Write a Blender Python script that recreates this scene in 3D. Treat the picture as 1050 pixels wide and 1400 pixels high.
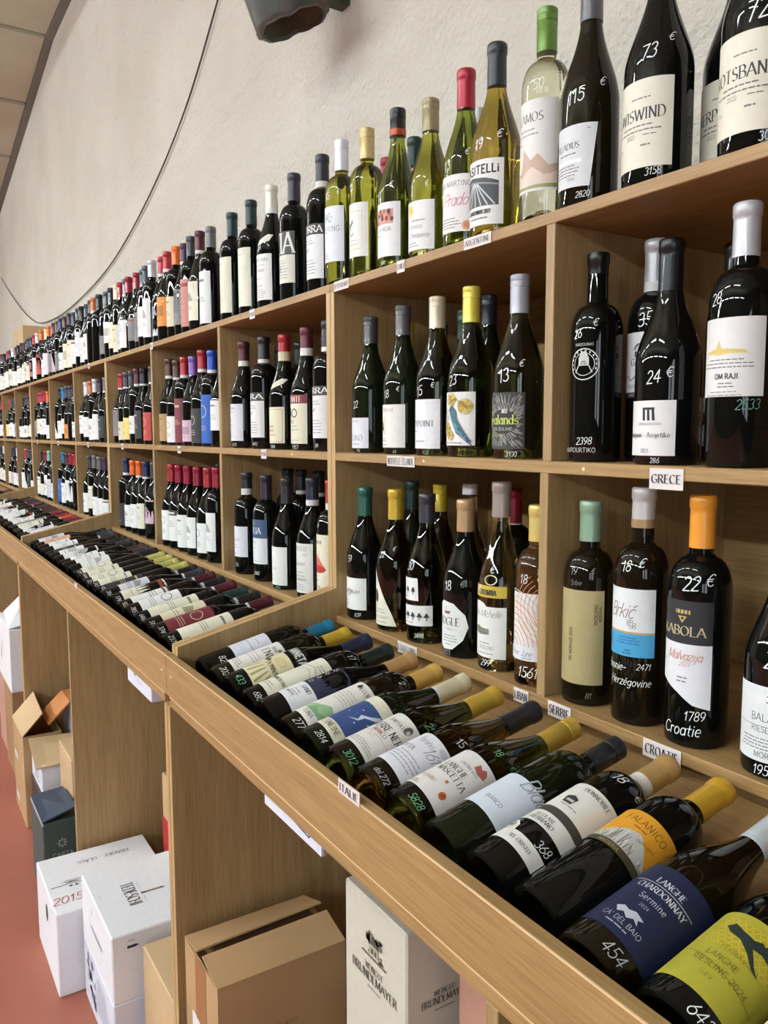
import bpy, bmesh, math, random
from mathutils import Vector, Matrix
random.seed(7)
C = bpy.context.scene.collection
PI = math.pi
for o in list(bpy.data.objects):
    bpy.data.objects.remove(o)

# ------------------------------------------------------------------ camera
F_PX, YAW, PITCH, ROLL = 1095.0, 0.56279, 0.09912, -0.00182
cam_d = bpy.data.cameras.new('camera'); cam = bpy.data.objects.new('camera', cam_d); C.objects.link(cam)
cam_d.sensor_fit = 'AUTO'; cam_d.sensor_width = 36.0; cam_d.lens = F_PX / 1400 * 36.0
cam_d.clip_start = 0.02; cam_d.clip_end = 100
fw = Vector((math.sin(YAW)*math.cos(PITCH), math.cos(YAW)*math.cos(PITCH), -math.sin(PITCH)))
rt = Vector((math.cos(YAW), -math.sin(YAW), 0)); up = rt.cross(fw)
rt2 = rt*math.cos(ROLL) + up*math.sin(ROLL); up2 = up*math.cos(ROLL) - rt*math.sin(ROLL)
m = Matrix.Identity(4)
for i in range(3):
    m[i][0] = rt2[i]; m[i][1] = up2[i]; m[i][2] = -fw[i]
cam.matrix_world = m
bpy.context.scene.camera = cam

# ------------------------------------------------------------------ world, exposure
FLOOR, CEIL = -1.55, 2.99            # the eye is the origin
w = bpy.data.worlds.new('world'); bpy.context.scene.world = w; w.use_nodes = True
w.node_tree.nodes['Background'].inputs[0].default_value = (0.80, 0.88, 1.0, 1)
w.node_tree.nodes['Background'].inputs[1].default_value = 0.6
vs = bpy.context.scene.view_settings
vs.view_transform = 'Standard'; vs.look = 'None'; vs.gamma = 1.0; vs.use_curve_mapping = False
vs.exposure = 0.28
LAMP_STRENGTH = 200.0                # ceiling-hung strip lamps
LAMP2_STRENGTH = 56.0
WINDOW_STRENGTH = 4.0                # daylit shop windows behind the viewer

# ------------------------------------------------------------------ materials
def lin(c):
    return tuple(((v/255)/12.92 if v <= 10 else (((v/255)+.055)/1.055)**2.4) for v in c)
_mats = {}
def nodes_of(name):
    mt = bpy.data.materials.new(name); mt.use_nodes = True
    nt = mt.node_tree; b = nt.nodes['Principled BSDF']
    return mt, nt, b
def plain(rgb, rough=.6, metal=0., name=None, coat=0., grain=0.):
    key = ('p', rgb, rough, metal, coat, grain)
    if key in _mats: return _mats[key]
    mt, nt, b = nodes_of(name or 'mat_%d_%d_%d' % rgb)
    c = lin(rgb)
    b.inputs['Base Color'].default_value = (*c, 1)
    b.inputs['Roughness'].default_value = rough; b.inputs['Metallic'].default_value = metal
    b.inputs['Coat Weight'].default_value = coat
    n = nt.nodes.new('ShaderNodeTexNoise'); tc = nt.nodes.new('ShaderNodeTexCoord')
    n.inputs['Scale'].default_value = 90 if not grain else grain
    nt.links.new(tc.outputs['Object'], n.inputs['Vector'])
    mx = nt.nodes.new('ShaderNodeMix'); mx.data_type = 'RGBA'
    mx.inputs[6].default_value = (*[v*.93 for v in c], 1); mx.inputs[7].default_value = (*[min(1, v*1.05) for v in c], 1)
    nt.links.new(n.outputs['Fac'], mx.inputs[0]); nt.links.new(mx.outputs[2], b.inputs['Base Color'])
    _mats[key] = mt; return mt
def paper(rgb): return plain(rgb, .55, name='paper_%d_%d_%d' % rgb)
def foil(rgb, metal=.25, rough=.36):
    return plain(rgb, rough, metal, name='foil_%d_%d_%d' % rgb, coat=.15)
def glass(kind):
    key = ('g', kind)
    if key in _mats: return _mats[key]
    mt, nt, b = nodes_of('glass_'+kind)
    spec = dict(black=((.0035,.004,.0035), 0), darkgreen=((.007,.010,.0035), 0), brownblack=((.009,.0062,.0028), 0), matte=((.006,.006,.006), 0),
                olive=((.55,.55,.07), 1), green=((.30,.36,.05), 1), amber=((.50,.36,.06), 1), clear=((.93,.93,.72), 1), straw=((.90,.84,.42), 1),
                rose=((.86,.60,.38), 1), deepgreen=((.10,.13,.03), 1), deepamber=((.16,.10,.02), 1))[kind]
    b.inputs['Base Color'].default_value = (*spec[0], 1)
    b.inputs['Roughness'].default_value = .03 if kind != 'matte' else .25
    b.inputs['IOR'].default_value = 1.5
    b.inputs['Specular IOR Level'].default_value = .5 if spec[1] else .34
    b.inputs['Transmission Weight'].default_value = spec[1]
    n = nt.nodes.new('ShaderNodeTexNoise'); n.inputs['Scale'].default_value = 22
    tc = nt.nodes.new('ShaderNodeTexCoord'); bp = nt.nodes.new('ShaderNodeBump'); bp.inputs['Strength'].default_value = .05; bp.inputs['Distance'].default_value = .004
    nt.links.new(tc.outputs['Object'], n.inputs['Vector']); nt.links.new(n.outputs['Fac'], bp.inputs['Height']); nt.links.new(bp.outputs['Normal'], b.inputs['Normal'])
    _mats[key] = mt; return mt
def wood(axis, a, c, rough=.5):
    """oak laminate with the grain running along one axis"""
    key = ('w', axis, a, c)
    if key in _mats: return _mats[key]
    mt, nt, b = nodes_of('oak_'+axis)
    L = nt.links.new
    tc = nt.nodes.new('ShaderNodeTexCoord'); mp = nt.nodes.new('ShaderNodeMapping')
    sc = {'x': (1.6, 42, 42), 'y': (42, 1.6, 42), 'z': (42, 42, 1.6)}[axis]
    mp.inputs['Scale'].default_value = sc; L(tc.outputs['Object'], mp.inputs['Vector'])
    n1 = nt.nodes.new('ShaderNodeTexNoise'); n1.inputs['Scale'].default_value = 1.0; n1.inputs['Detail'].default_value = 3; n1.inputs['Distortion'].default_value = .6
    L(mp.outputs['Vector'], n1.inputs['Vector'])
    mp2 = nt.nodes.new('ShaderNodeMapping'); mp2.inputs['Scale'].default_value = tuple(v*9 if v > 2 else v*7 for v in sc); L(tc.outputs['Object'], mp2.inputs['Vector'])
    n2 = nt.nodes.new('ShaderNodeTexNoise'); n2.inputs['Scale'].default_value = 1.0; n2.inputs['Detail'].default_value = 2; L(mp2.outputs['Vector'], n2.inputs['Vector'])
    r1 = nt.nodes.new('ShaderNodeValToRGB'); r1.color_ramp.elements[0].position = .25; r1.color_ramp.elements[1].position = .75
    r1.color_ramp.elements[0].color = (*lin(a), 1); r1.color_ramp.elements[1].color = (*lin(c), 1)
    L(n1.outputs['Fac'], r1.inputs['Fac'])
    r2 = nt.nodes.new('ShaderNodeValToRGB'); r2.color_ramp.elements[0].position = .35; r2.color_ramp.elements[1].position = .58
    r2.color_ramp.elements[0].color = (.72, .68, .62, 1); r2.color_ramp.elements[1].color = (1, 1, 1, 1)
    L(n2.outputs['Fac'], r2.inputs['Fac'])
    mx = nt.nodes.new('ShaderNodeMix'); mx.data_type = 'RGBA'; mx.blend_type = 'MULTIPLY'; mx.inputs[0].default_value = .75
    L(r1.outputs['Color'], mx.inputs[6]); L(r2.outputs['Color'], mx.inputs[7]); L(mx.outputs[2], b.inputs['Base Color'])
    b.inputs['Roughness'].default_value = rough
    bp = nt.nodes.new('ShaderNodeBump'); bp.inputs['Strength'].default_value = .08; bp.inputs['Distance'].default_value = .002
    L(n2.outputs['Fac'], bp.inputs['Height']); L(bp.outputs['Normal'], b.inputs['Normal'])
    _mats[key] = mt; return mt
def surface(name, c1, c2, scale, rough, bump=0., bscale=60., stain=None, bdist=.01, waves=0.):
    mt, nt, b = nodes_of(name); L = nt.links.new
    tc = nt.nodes.new('ShaderNodeTexCoord')
    n = nt.nodes.new('ShaderNodeTexNoise'); n.inputs['Scale'].default_value = scale; n.inputs['Detail'].default_value = 5; L(tc.outputs['Object'], n.inputs['Vector'])
    r = nt.nodes.new('ShaderNodeValToRGB'); r.color_ramp.elements[0].position = .35; r.color_ramp.elements[1].position = .65
    r.color_ramp.elements[0].color = (*lin(c1), 1); r.color_ramp.elements[1].color = (*lin(c2), 1); L(n.outputs['Fac'], r.inputs['Fac'])
    out = r.outputs['Color']
    if stain:
        n3 = nt.nodes.new('ShaderNodeTexNoise'); n3.inputs['Scale'].default_value = stain[1]; n3.inputs['Detail'].default_value = 4; L(tc.outputs['Object'], n3.inputs['Vector'])
        r3 = nt.nodes.new('ShaderNodeValToRGB'); r3.color_ramp.elements[0].position = .60; r3.color_ramp.elements[1].position = .78
        r3.color_ramp.elements[0].color = (0, 0, 0, 1); r3.color_ramp.elements[1].color = (.7, .7, .7, 1); L(n3.outputs['Fac'], r3.inputs['Fac'])
        mx = nt.nodes.new('ShaderNodeMix'); mx.data_type = 'RGBA'; L(r3.outputs['Color'], mx.inputs[0]); L(out, mx.inputs[6]); mx.inputs[7].default_value = (*lin(stain[0]), 1); out = mx.outputs[2]
    L(out, b.inputs['Base Color']); b.inputs['Roughness'].default_value = rough
    if bump:
        n2 = nt.nodes.new('ShaderNodeTexNoise'); n2.inputs['Scale'].default_value = bscale; n2.inputs['Detail'].default_value = 6; L(tc.outputs['Object'], n2.inputs['Vector'])
        bp = nt.nodes.new('ShaderNodeBump'); bp.inputs['Strength'].default_value = bump; bp.inputs['Distance'].default_value = bdist
        L(n2.outputs['Fac'], bp.inputs['Height'])
        if waves:                                                   # trowelled plaster: broad soft unevenness under the grain
            mp = nt.nodes.new('ShaderNodeMapping'); mp.inputs['Scale'].default_value = (1, .7, 2.2); mp.inputs['Rotation'].default_value = (.5, 0, 0); L(tc.outputs['Object'], mp.inputs['Vector'])
            n4 = nt.nodes.new('ShaderNodeTexNoise'); n4.inputs['Scale'].default_value = 1.3; n4.inputs['Detail'].default_value = 3; L(mp.outputs['Vector'], n4.inputs['Vector'])
            b4 = nt.nodes.new('ShaderNodeBump'); b4.inputs['Strength'].default_value = .6; b4.inputs['Distance'].default_value = waves
            L(n4.outputs['Fac'], b4.inputs['Height']); L(b4.outputs['Normal'], bp.inputs['Normal'])
        L(bp.outputs['Normal'], b.inputs['Normal'])
    return mt
def emitter(name, rgb, strength):
    mt, nt, b = nodes_of(name)
    b.inputs['Base Color'].default_value = (.8, .8, .8, 1); b.inputs['Emission Color'].default_value = (*rgb, 1); b.inputs['Emission Strength'].default_value = strength
    return mt
OAK = dict(lo=(157,122,76), hi=(179,145,96))
oak_y = wood('y', OAK['lo'], OAK['hi']); oak_z = wood('z', (158,128,84), (180,150,105)); oak_x = wood('x', (160,128,85), (182,151,106)); edge_z = wood('z', (184,149,100), (202,168,118))

# ------------------------------------------------------------------ object helpers
def tag(o, label=None, cat=None, group=None, kind=None):
    if label: o['label'] = label
    if cat: o['category'] = cat
    if group: o['group'] = group
    if kind: o['kind'] = kind
    return o
def empty(name, loc=(0,0,0), label=None, cat=None, group=None, kind=None, mat=None):
    o = bpy.data.objects.new(name, None); C.objects.link(o); o.empty_display_size = .05
    if mat is not None: o.matrix_world = mat
    else: o.location = loc
    return tag(o, label, cat, group, kind)
def link(name, me, parent=None, loc=None):
    o = bpy.data.objects.new(name, me); C.objects.link(o)
    if parent is not None: o.parent = parent
    if loc is not None: o.location = loc
    return o
class MB:
    """collects polygons for one mesh; every face keeps its own material"""
    def __init__(s): s.v = []; s.f = []; s.mi = []; s.mats = []; s.sm = []
    def mat(s, mt):
        if mt not in s.mats: s.mats.append(mt)
        return s.mats.index(mt)
    def add(s, vs, fs, mt, smooth=False):
        b = len(s.v); s.v += [tuple(v) for v in vs]; k = s.mat(mt)
        for f in fs: s.f.append([i+b for i in f]); s.mi.append(k); s.sm.append(smooth)
    def box(s, x0, x1, y0, y1, z0, z1, mt, ch=0.):
        if ch > 0:
            bm = bmesh.new(); bmesh.ops.create_cube(bm, size=1)
            for v in bm.verts: v.co = ((x0+x1)/2+v.co.x*(x1-x0), (y0+y1)/2+v.co.y*(y1-y0), (z0+z1)/2+v.co.z*(z1-z0))
            bmesh.ops.bevel(bm, geom=list(bm.edges), offset=ch, segments=1, affect='EDGES')
            bm.verts.index_update()
            s.add([v.co[:] for v in bm.verts], [[v.index for v in f.verts] for f in bm.faces], mt); bm.free(); return
        vs = [(x,y,z) for z in (z0,z1) for y in (y0,y1) for x in (x0,x1)]
        s.add(vs, [(0,2,3,1),(4,5,7,6),(0,1,5,4),(2,6,7,3),(0,4,6,2),(1,3,7,5)], mt)
    def prism_y(s, pts, y0, y1, mt, edge=None):
        n = len(pts); vs = [(x,y0,z) for x,z in pts]+[(x,y1,z) for x,z in pts]
        s.add(vs, [list(range(n)), list(range(2*n-1, n-1, -1))], mt)
        s.add(vs, [[(i+1)%n, i, i+n, (i+1)%n+n] for i in range(n)], edge or mt)
    def quadslab(s, p, t, mt):
        """a flat four-cornered sheet of thickness t"""
        p = [Vector(q) for q in p]; n = (p[1]-p[0]).cross(p[3]-p[0]).normalized()*t
        vs = p+[q+n for q in p]
        s.add(vs, [(0,1,2,3)[::-1],(4,5,6,7),(0,1,5,4),(1,2,6,5),(2,3,7,6),(3,0,4,7)], mt)
    def tube(s, pts, r, mt, seg=8, smooth=True):
        pts = [Vector(p) for p in pts]; rings = []
        for i, p in enumerate(pts):
            d = (pts[min(i+1,len(pts)-1)]-pts[max(i-1,0)]).normalized()
            a = d.cross(Vector((0,0,1)) if abs(d.z) < .9 else Vector((1,0,0))).normalized(); b = d.cross(a)
            rr = r[i] if isinstance(r, (list, tuple)) else r
            rings.append([p+a*math.cos(t)*rr+b*math.sin(t)*rr for t in [2*PI*k/seg for k in range(seg)]])
        vs = [v for q in rings for v in q]; fs = []
        for i in range(len(pts)-1):
            for k in range(seg):
                fs.append((i*seg+k, i*seg+(k+1)%seg, (i+1)*seg+(k+1)%seg, (i+1)*seg+k))
        s.add(vs, fs, mt, smooth); s.add(rings[0], [list(range(seg))[::-1]], mt); s.add(rings[-1], [list(range(seg))], mt)
    def mesh(s, name):
        me = bpy.data.meshes.new(name); me.from_pydata(s.v, [], s.f)
        for mt in s.mats: me.materials.append(mt)
        me.polygons.foreach_set('material_index', s.mi); me.polygons.foreach_set('use_smooth', s.sm)
        me.update()
        if any(s.sm): me.set_sharp_from_angle(angle=math.radians(38))
        return me
    def build(s, name, parent=None): return link(name, s.mesh(name), parent)
# ------------------------------------------------------------------ pen-stroke lettering
def arc(cx, cy, rx, ry, a0, a1, n=8):
    return [(cx+rx*math.cos(math.radians(a0+(a1-a0)*i/n)), cy+ry*math.sin(math.radians(a0+(a1-a0)*i/n))) for i in range(n+1)]
G = {}
def g(ch, wd, *st): G[ch] = (wd, st)
g('A',.7,[(0,0),(.35,1)],[(.35,1),(.7,0)],[(.13,.34),(.57,.34)])
g('B',.58,[(.08,0),(.08,1)],[(.08,1),(.3,1)]+arc(.3,.76,.22,.24,90,-90),[(.08,.52),(.32,.52)]+arc(.32,.26,.25,.26,90,-90)+[(.08,0)])
g('C',.66,arc(.38,.5,.34,.5,45,315,14))
g('D',.68,[(.08,0),(.08,1)],[(.08,1),(.28,1)]+arc(.28,.5,.36,.5,90,-90,12)+[(.08,0)])
g('E',.54,[(.08,0),(.08,1)],[(.08,1),(.5,1)],[(.08,.52),(.42,.52)],[(.08,0),(.52,0)])
g('F',.5,[(.08,0),(.08,1)],[(.08,1),(.5,1)],[(.08,.52),(.4,.52)])
g('G',.7,arc(.38,.5,.34,.5,45,300,14)+[(.64,.1),(.64,.42)],[(.42,.42),(.68,.42)])
g('H',.7,[(.08,0),(.08,1)],[(.62,0),(.62,1)],[(.08,.52),(.62,.52)])
g('I',.24,[(.12,0),(.12,1)])
g('J',.42,[(.32,1),(.32,.25)]+arc(.17,.22,.15,.22,0,-150,6))
g('K',.64,[(.08,0),(.08,1)],[(.58,1),(.08,.4)],[(.24,.58),(.62,0)])
g('L',.52,[(.08,1),(.08,0)],[(.08,0),(.5,0)])
g('M',.84,[(.06,0),(.1,1)],[(.1,1),(.42,.1)],[(.42,.1),(.74,1)],[(.74,1),(.78,0)])
g('N',.72,[(.1,0),(.1,1)],[(.1,1),(.62,0)],[(.62,0),(.62,1)])
g('O',.78,arc(.39,.5,.34,.5,90,450,18))
g('P',.56,[(.08,0),(.08,1)],[(.08,1),(.3,1)]+arc(.3,.74,.24,.26,90,-90)+[(.08,.48)])
g('Q',.78,arc(.39,.5,.34,.5,90,450,18),[(.44,.24),(.74,-.1)])
g('R',.64,[(.08,0),(.08,1)],[(.08,1),(.3,1)]+arc(.3,.75,.22,.25,90,-90)+[(.08,.5)],[(.3,.5),(.62,0)])
g('S',.54,arc(.28,.75,.2,.25,35,255,10)+arc(.27,.25,.23,.25,75,-150,10))
g('T',.64,[(.32,0),(.32,1)],[(.02,1),(.62,1)])
g('U',.7,[(.08,1),(.08,.32)]+arc(.35,.3,.27,.3,180,360,10)+[(.62,1)])
g('V',.68,[(.02,1),(.34,0)],[(.34,0),(.66,1)])
g('W',.96,[(.02,1),(.25,0)],[(.25,0),(.48,.9)],[(.48,.9),(.71,0)],[(.71,0),(.94,1)])
g('X',.66,[(.04,1),(.62,0)],[(.62,1),(.04,0)])
g('Y',.64,[(.02,1),(.32,.46)],[(.62,1),(.32,.46)],[(.32,.46),(.32,0)])
g('Z',.6,[(.06,1),(.54,1)],[(.54,1),(.06,0)],[(.06,0),(.56,0)])
g('0',.6,arc(.3,.5,.24,.5,90,450,16))
g('1',.4,[(.05,.72),(.24,1)],[(.24,1),(.24,0)])
g('2',.56,arc(.28,.72,.22,.28,160,-30,9)+[(.05,0)],[(.05,0),(.54,0)])
g('3',.54,arc(.25,.75,.2,.25,150,-80,8)+arc(.25,.26,.24,.26,80,-150,9))
g('4',.6,[(.4,0),(.4,1)],[(.4,1),(.04,.32)],[(.04,.32),(.58,.32)])
g('5',.54,[(.48,1),(.12,1)],[(.12,1),(.1,.55)]+arc(.25,.3,.24,.3,110,-150,10))
g('6',.56,[(.42,1)]+arc(.3,.3,.24,.3,150,510,14))
g('7',.54,[(.04,1),(.5,1)],[(.5,1),(.2,0)])
g('8',.56,arc(.28,.75,.19,.25,-90,270,12),arc(.28,.25,.23,.25,90,450,12))
g('9',.56,arc(.27,.7,.23,.3,0,360,14),[(.5,.7),(.44,.3),(.2,0)])
g('€',.7,arc(.42,.5,.32,.5,50,310,12),[(0,.6),(.5,.6)],[(0,.42),(.46,.42)])
g('.',.22,[(.08,.03),(.14,.03)]); g(',',.22,[(.13,.06),(.07,-.14)]); g('-',.4,[(.06,.4),(.34,.4)]); g(':',.22,[(.08,.05),(.14,.05)],[(.08,.5),(.14,.5)])
g("'",.2,[(.1,1),(.08,.78)]); g('&',.7,arc(.3,.78,.17,.22,-60,240,9)+[(.66,0)],arc(.3,.26,.24,.26,100,300,8)+[(.62,.45)]); g('·',.25,[(.1,.45),(.15,.45)]); g('°',.3,arc(.14,.86,.11,.13,0,360,8))
g('/',.4,[(0,-.05),(.4,1.05)])
X_ = .64
g('a',.52,arc(.24,.32,.2,.32,40,400,12),[(.44,.64),(.44,0)]); g('b',.52,[(.07,1),(.07,0)],arc(.27,.32,.2,.32,180,540,12))
g('c',.46,arc(.26,.32,.21,.32,50,310,9)); g('d',.52,arc(.24,.32,.2,.32,0,360,12),[(.44,1),(.44,0)])
g('e',.5,[(.05,.34),(.45,.34)]+arc(.25,.32,.2,.32,0,310,11)); g('f',.34,arc(.28,.8,.14,.2,50,180,5)+[(.14,0)],[(0,.62),(.3,.62)])
g('g',.52,arc(.24,.34,.2,.3,0,360,12),[(.44,.64),(.44,-.1)]+arc(.26,-.12,.18,.2,0,-150,6)); g('h',.5,[(.07,1),(.07,0)],arc(.25,.42,.18,.22,180,0,7)+[(.43,0)])
g('i',.2,[(.1,.62),(.1,0)],[(.1,.82),(.1,.88)]); g('j',.24,[(.14,.62),(.14,-.15)]+arc(.04,-.15,.1,.15,0,-90,4),[(.14,.82),(.14,.88)]); g('k',.48,[(.07,1),(.07,0)],[(.42,.62),(.07,.25)],[(.18,.36),(.46,0)]); g('l',.2,[(.1,1),(.1,0)])
g('m',.76,[(.07,.64),(.07,0)],arc(.22,.44,.15,.2,180,0,6)+[(.37,0)],arc(.53,.44,.16,.2,180,0,6)+[(.69,0)]); g('n',.5,[(.07,.64),(.07,0)],arc(.25,.42,.18,.22,180,0,7)+[(.43,0)])
g('o',.52,arc(.26,.32,.21,.32,90,450,12)); g('p',.52,[(.07,.64),(.07,-.3)],arc(.27,.32,.2,.32,180,540,12)); g('r',.36,[(.07,.64),(.07,0)],arc(.24,.42,.17,.2,180,50,5))
g('s',.42,arc(.22,.47,.15,.16,40,250,7)+arc(.2,.17,.17,.17,70,-150,7)); g('t',.34,[(.15,.9),(.15,.1),(.3,0)],[(0,.62),(.32,.62)]); g('u',.5,[(.07,.64),(.07,.2)]+arc(.25,.2,.18,.2,180,360,7)+[(.43,.64)],[(.43,.4),(.43,0)])
g('v',.46,[(.02,.64),(.23,0)],[(.23,0),(.44,.64)]); g('w',.66,[(.02,.64),(.18,0)],[(.18,0),(.33,.6)],[(.33,.6),(.48,0)],[(.48,0),(.64,.64)]); g('y',.46,[(.02,.64),(.23,.05)],[(.44,.64),(.1,-.28)]); g('z',.46,[(.04,.64),(.42,.64)],[(.42,.64),(.04,0)],[(.04,0),(.44,0)])
g('x',.46,[(.04,.64),(.42,0)],[(.42,.64),(.04,0)]); g('q',.52,arc(.24,.32,.2,.32,0,360,12),[(.44,.64),(.44,-.3)])
g('é',.5,[(.05,.34),(.45,.34)]+arc(.25,.32,.2,.32,0,310,11),[(.22,.76),(.36,.94)]); g('ć',.46,arc(.26,.32,.21,.32,50,310,9),[(.2,.76),(.36,.94)])
g('Ü',.7,[(.08,1),(.08,.32)]+arc(.35,.3,.27,.3,180,360,10)+[(.62,1)],[(.22,1.15),(.26,1.15)],[(.44,1.15),(.48,1.15)])
STY = dict(serif=(.035,.15,0,.08), bold=(.05,.25,0,.05), sans=(.09,.09,0,.12), thin=(.05,.06,0,.14), heavy=(.2,.2,0,.14), hand=(.075,.09,.22,.05), script=(.04,.09,.35,.0), cond=(.05,.20,0,.12))
def strokes(txt, h, style, width=None):
    """-> list of (quad points) in 2D, letters standing on y=0 and starting at x=0; and the total width"""
    thin, thick, sh, sp = STY[style]; wscale = .72 if style == 'bold' else 1.
    x = 0.; polys = []
    for ch in txt:
        if ch == ' ': x += .36*wscale; continue
        wd, st = G.get(ch) or G.get(ch.upper()) or G['-']
        for pl in st:
            n = len(pl); P = [(x+a*wscale+b*sh, b) for a, b in pl]
            dirs = []
            for i in range(n-1):
                dx, dy = P[i+1][0]-P[i][0], P[i+1][1]-P[i][1]; l = math.hypot(dx,dy) or 1e-6; dirs.append((dx/l, dy/l))
            L, R = [], []
            for i in range(n):
                if i == 0: d = dirs[0]
                elif i == n-1: d = dirs[-1]
                else:
                    d = (dirs[i-1][0]+dirs[i][0], dirs[i-1][1]+dirs[i][1]); l = math.hypot(*d) or 1e-6; d = (d[0]/l, d[1]/l)
                k = abs(d[0]*math.sin(.35) - d[1]*math.cos(.35)) if style in ('serif','bold','cond') else .5
                k = min(1, k*1.02)
                wdt = (thin+(thick-thin)*k**1.5)/2
                ex = wdt*.5 if i in (0, n-1) and style not in ('serif','bold','cond') else 0
                px, py = P[i][0]+(d[0]*ex*(-1 if i == 0 else 1)), P[i][1]+(d[1]*ex*(-1 if i == 0 else 1))
                L.append((px-d[1]*wdt, py+d[0]*wdt)); R.append((px+d[1]*wdt, py-d[0]*wdt))
            for i in range(n-1): polys.append([R[i], R[i+1], L[i+1], L[i]])
            if style in ('serif','bold','cond'):
                for q, d in ((P[0],dirs[0]), (P[-1],dirs[-1])):
                    if abs(d[1]) > .8:
                        for e in (thick*.5+.045,): polys.append([(q[0]-e,q[1]-.02),(q[0]+e,q[1]-.02),(q[0]+e,q[1]+.02),(q[0]-e,q[1]+.02)])
        x += wd*wscale+sp
    tot = max(x-sp, 1e-3)
    fx = h if width is None else width/tot
    return [[(a*fx, b*h) for a, b in q] for q in polys], tot*fx

class Art:
    """flat artwork in millimetres (s to the right, z up) that is later wrapped on a bottle or laid on a box"""
    def __init__(s): s.items = []; s.lay = 0
    def poly(s, pts, rgb, layer=None):
        if layer is None: s.lay += 1; layer = s.lay
        s.items.append((pts, rgb, layer)); return s
    def rect(s, a, b, c, d, rgb, layer=None): return s.poly([(a,b),(c,b),(c,d),(a,d)], rgb, layer)
    def ell(s, cx, cy, rx, ry, rgb, n=16): return s.poly([(cx+rx*math.cos(2*PI*i/n), cy+ry*math.sin(2*PI*i/n)) for i in range(n)], rgb)
    def ring(s, cx, cy, r, t, rgb, n=20, ry=None, a0=0, a1=360):
        ry = ry or r; s.lay += 1
        for i in range(n):
            a, b = math.radians(a0+(a1-a0)*i/n), math.radians(a0+(a1-a0)*(i+1)/n)
            f = [(cx+q*math.cos(t_), cy+q*ry/r*math.sin(t_)) for q, t_ in ((r-t/2,a),(r+t/2,a),(r+t/2,b),(r-t/2,b))]
            s.items.append((f, rgb, s.lay))
        return s
    def text(s, txt, cx, z, h, rgb, style='sans', align='c', width=None, rot=0):
        q, tw = strokes(txt, h, style, width); s.lay += 1
        ox = {'c': -tw/2, 'l': 0, 'r': -tw}[align]
        ca, sa = math.cos(rot), math.sin(rot)
        for f in q: s.items.append(([(cx+(a+ox)*ca-b*sa, z+(a+ox)*sa+b*ca) for a, b in f], rgb, s.lay, 1))
        return s
    def lines(s, cx, z, wd, n, rgb, h=1.2, gap=4., align='c', seed=1):
        rr = random.Random(seed); s.lay += 1
        for i in range(n):
            w_ = wd*rr.uniform(.55, 1.); x = cx-w_/2 if align == 'c' else cx; e = x+w_
            while x < e-2:
                k = rr.uniform(3, 9); k = min(k, e-x)
                s.items.append(([(x,z-i*gap),(x+k,z-i*gap),(x+k,z-i*gap+h),(x,z-i*gap+h)], rgb, s.lay)); x += k+1.2
        return s
    def line(s, pts, t, rgb):
        s.lay += 1
        for (a, b), (c, d) in zip(pts[:-1], pts[1:]):
            l = math.hypot(c-a, d-b) or 1e-6; nx, ny = -(d-b)/l*t/2, (c-a)/l*t/2
            s.items.append(([(a-nx,b-ny),(c-nx,d-ny),(c+nx,d+ny),(a+nx,b+ny)], rgb, s.lay))
        return s
    def wrapped(s, name, rad, base=.0004, step=4., zstep=None, mater=None, pick=None):
        """mesh with the artwork bent round a bottle of radius rad(z); the label front faces local -X"""
        big, small = bmesh.new(), MB(); mats = {}
        out = MB()
        for it in s.items:
            pts, rgb, lay = it[:3]
            if pick is not None and (len(it) > 3) != pick: continue
            mt = (mater or paper)(rgb)
            w_ = max(p[0] for p in pts)-min(p[0] for p in pts); hh = max(p[1] for p in pts)-min(p[1] for p in pts)
            off = base+min(lay, 24)*.00007
            if w_ > 6 or (zstep and hh > zstep):
                bm = bmesh.new()
                try: bm.faces.new([bm.verts.new((a,b,0)) for a, b in pts])
                except ValueError: bm.free(); continue
                lo, hi = min(p[0] for p in pts), max(p[0] for p in pts); k = math.floor(lo/step)+1
                while k*step < hi:
                    bmesh.ops.bisect_plane(bm, geom=bm.verts[:]+bm.edges[:]+bm.faces[:], plane_co=(k*step,0,0), plane_no=(1,0,0)); k += 1
                if zstep:
                    lo, hi = min(p[1] for p in pts), max(p[1] for p in pts); k = math.floor(lo/zstep)+1
                    while k*zstep < hi:
                        bmesh.ops.bisect_plane(bm, geom=bm.verts[:]+bm.edges[:]+bm.faces[:], plane_co=(0,k*zstep,0), plane_no=(0,1,0)); k += 1
                bm.verts.index_update()
                vs = [(v.co.x, v.co.y) for v in bm.verts]; fs = [[v.index for v in f.verts] for f in bm.faces]; bm.free()
            else: vs, fs = pts, [list(range(len(pts)))]
            W = []
            R0 = rad(20)
            for a, b in vs:
                r = rad(b); th = a/max(r, .012*1000)
                if r > 5: th = a/max(r, .6*R0)
                r2 = r/1000+off
                W.append((-r2*math.cos(th), -r2*math.sin(th), b/1000))
            out.add(W, fs, mt, True)
        return out.mesh(name)
    def flat(s, mb, origin, ux, uz, off=.0008):
        """lays the artwork on a plane: origin + s*ux + z*uz"""
        o, a, b = Vector(origin), Vector(ux).normalized(), Vector(uz).normalized(); n = a.cross(b)
        for it in s.items:
            pts, rgb, lay = it[:3]
            mb.add([o+a*(p/1000)+b*(q/1000)+n*(off+lay*.0001) for p, q in pts], [list(range(len(pts)))], paper(rgb))
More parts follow.
